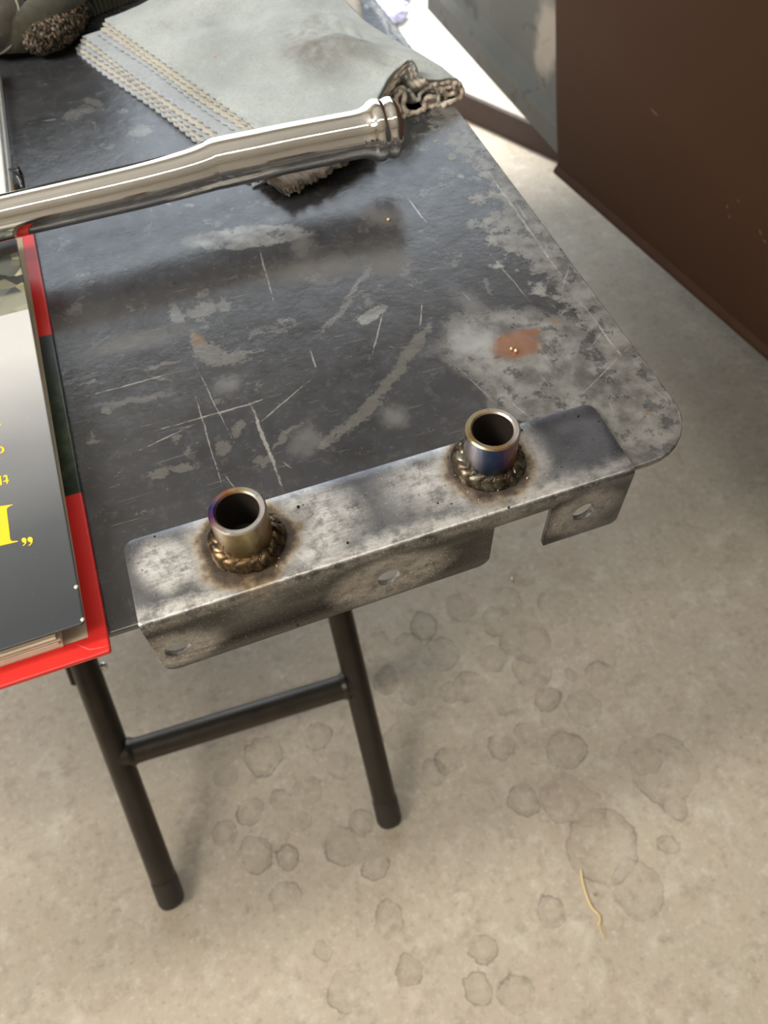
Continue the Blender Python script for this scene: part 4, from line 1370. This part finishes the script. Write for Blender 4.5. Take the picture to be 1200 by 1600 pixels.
# curved olive finger behind it
pf = spline([gp(112, -40, .030), gp(100, -10, .030), gp(84, 14, .026), (gp(64, 32, .022)), gp(40, 44, .020), gp(10, 48, .020), gp(-30, 46, .020)], 8)
sweep('sleeve_fold', pf, [.0175] * len(pf), mat_olive, gl, n=24, wob=fuzzy(2), squash=.9)
pf = spline([gp(70, -50, .030), gp(52, -24, .030), gp(40, -4, .024), gp(30, 10, .020)], 8)
sweep('sleeve_fold', pf, [.016] * len(pf), mat_olive, gl, n=24, wob=fuzzy(3), squash=.9)
# tweed cuff, bent like an L
def stitch(k):
    return lambda i, j: 0.0011 * math.sin(i * 1.9 + (j % 2) * 3.14) * math.cos(j * 1.4) + .0008 * mnoise.noise(Vector((i * .5, j * .7, k)))
pc_ = spline([gp(52, 60, .014), gp(62, 60, .016), gp(80, 54, .017), gp(94, 46, .017), gp(106, 36, .017), gp(114, 22, .018), gp(118, 4, .018), gp(120, -34, .020)], 14)
sweep('cuff', pc_, [.004, .007, .009, .0105, .0115] + [.0125] * (len(pc_) - 5), mat_tweed, gl, n=30, wob=stitch(1), squash=.95)
# ribbed band: ribs running away from the viewer
A, B = P(120, 44, T), P(300, -24, T)
verts, faces = [], []
nx, ny = 260, 14
dirx = (B - A).normalized()
diry = Vector((-dirx.y, dirx.x, 0))
Lr = (B - A).length
for i in range(nx + 1):
    for j in range(ny + 1):
        u = i / nx
        a_ = math.pi * j / ny
        rib = .0011 * math.sin(u * Lr / .0042 * 2 * math.pi)
        r = .024 + rib + .0015 * mnoise.noise(Vector((u * 5, j * .3, 3)))
        p = A + dirx * (u * Lr) + diry * (.032 - r * math.cos(a_)) + Vector((0, 0, .0008 + r * .95 * math.sin(a_)))
        verts.append(p)
for i in range(nx):
    for j in range(ny):
        k = i * (ny + 1) + j
        faces.append((k, k + 1, k + ny + 2, k + ny + 1))
faces.append(tuple(range(ny, -1, -1)))
fix_normals(mesh_obj('ribbed_band', verts, faces, mat_olive, gl, smooth=True, sharp=60))

# unseen mound added behind the band to block sky from the table's reflection
verts, faces = [], []
nu, nv = 60, 24
for i in range(nu + 1):
    for j in range(nv + 1):
        a_, t_ = 2 * math.pi * i / nu, max(.02, j / nv * math.pi / 2)
        r = 1 + .22 * mnoise.noise(Vector((math.cos(a_) * 1.6, math.sin(a_) * 1.6, t_ * 1.8))) + .06 * math.sin(7 * t_ + 3 * mnoise.noise(Vector((math.cos(a_) * 2, math.sin(a_) * 2, t_)))) + .06 * mnoise.noise(Vector((math.cos(a_) * 5, math.sin(a_) * 5, t_ * 6)))
        verts.append((-.13 + .20 * r * math.cos(a_) * math.cos(t_) ** .8, .80 + .11 * r * math.sin(a_) * math.cos(t_) ** .8, T + .003 + .21 * r * math.sin(t_) ** .9))
for i in range(nu):
    for j in range(nv):
        k = i * (nv + 1) + j
        faces.append((k, k + nv + 1, k + nv + 2, k + 1))
fix_normals(mesh_obj('unseen_mound', verts, faces, mat_olive, gl, smooth=True))

# ------------------------------------------------------------------ on the floor
mat_straw = simple('dry_straw', (0.72, 0.55, 0.28), 0.6, var=0.2, scale=60)
sp_ = [(908, 1358), (910, 1375), (917, 1400), (925, 1418), (935, 1428), (938, 1438), (935, 1446)]
sq = spline([tuple(onz(x, y, .0016)) for x, y in sp_], 5)
straw = empty('straw', (*onz(925, 1410, 0).xy, 0), 'bent pale dry straw lying on the stained concrete floor', 'straw')
sweep('stalk', sq, [.0009] + [.0014] * (len(sq) - 2) + [.0010], mat_straw, straw, n=8)
sq = spline([tuple(onz(x, y, .0012)) for x, y in ((936, 1442), (940, 1456), (946, 1468))], 5)
sweep('split_end', sq, [.0009] + [.0007] * (len(sq) - 2) + [.0003], mat_straw, straw, n=6)
sq = spline([tuple(onz(x, y, .0012)) for x, y in ((937, 1440), (945, 1454), (947, 1464))], 5)
sweep('split_end', sq, [.0007] + [.0005] * (len(sq) - 2) + [.0003], mat_straw, straw, n=6)
o = bead('paint_flake', (0, 0, 0), .004, mat_white, None)
for v in o.data.vertices:
    v.co.z = v.co.z * .3 + .0012
    v.co.x *= .6
o.location = onz(800, 905, 0)
tag(o, 'tiny white flake on the floor below the gap of the bracket', 'flake')
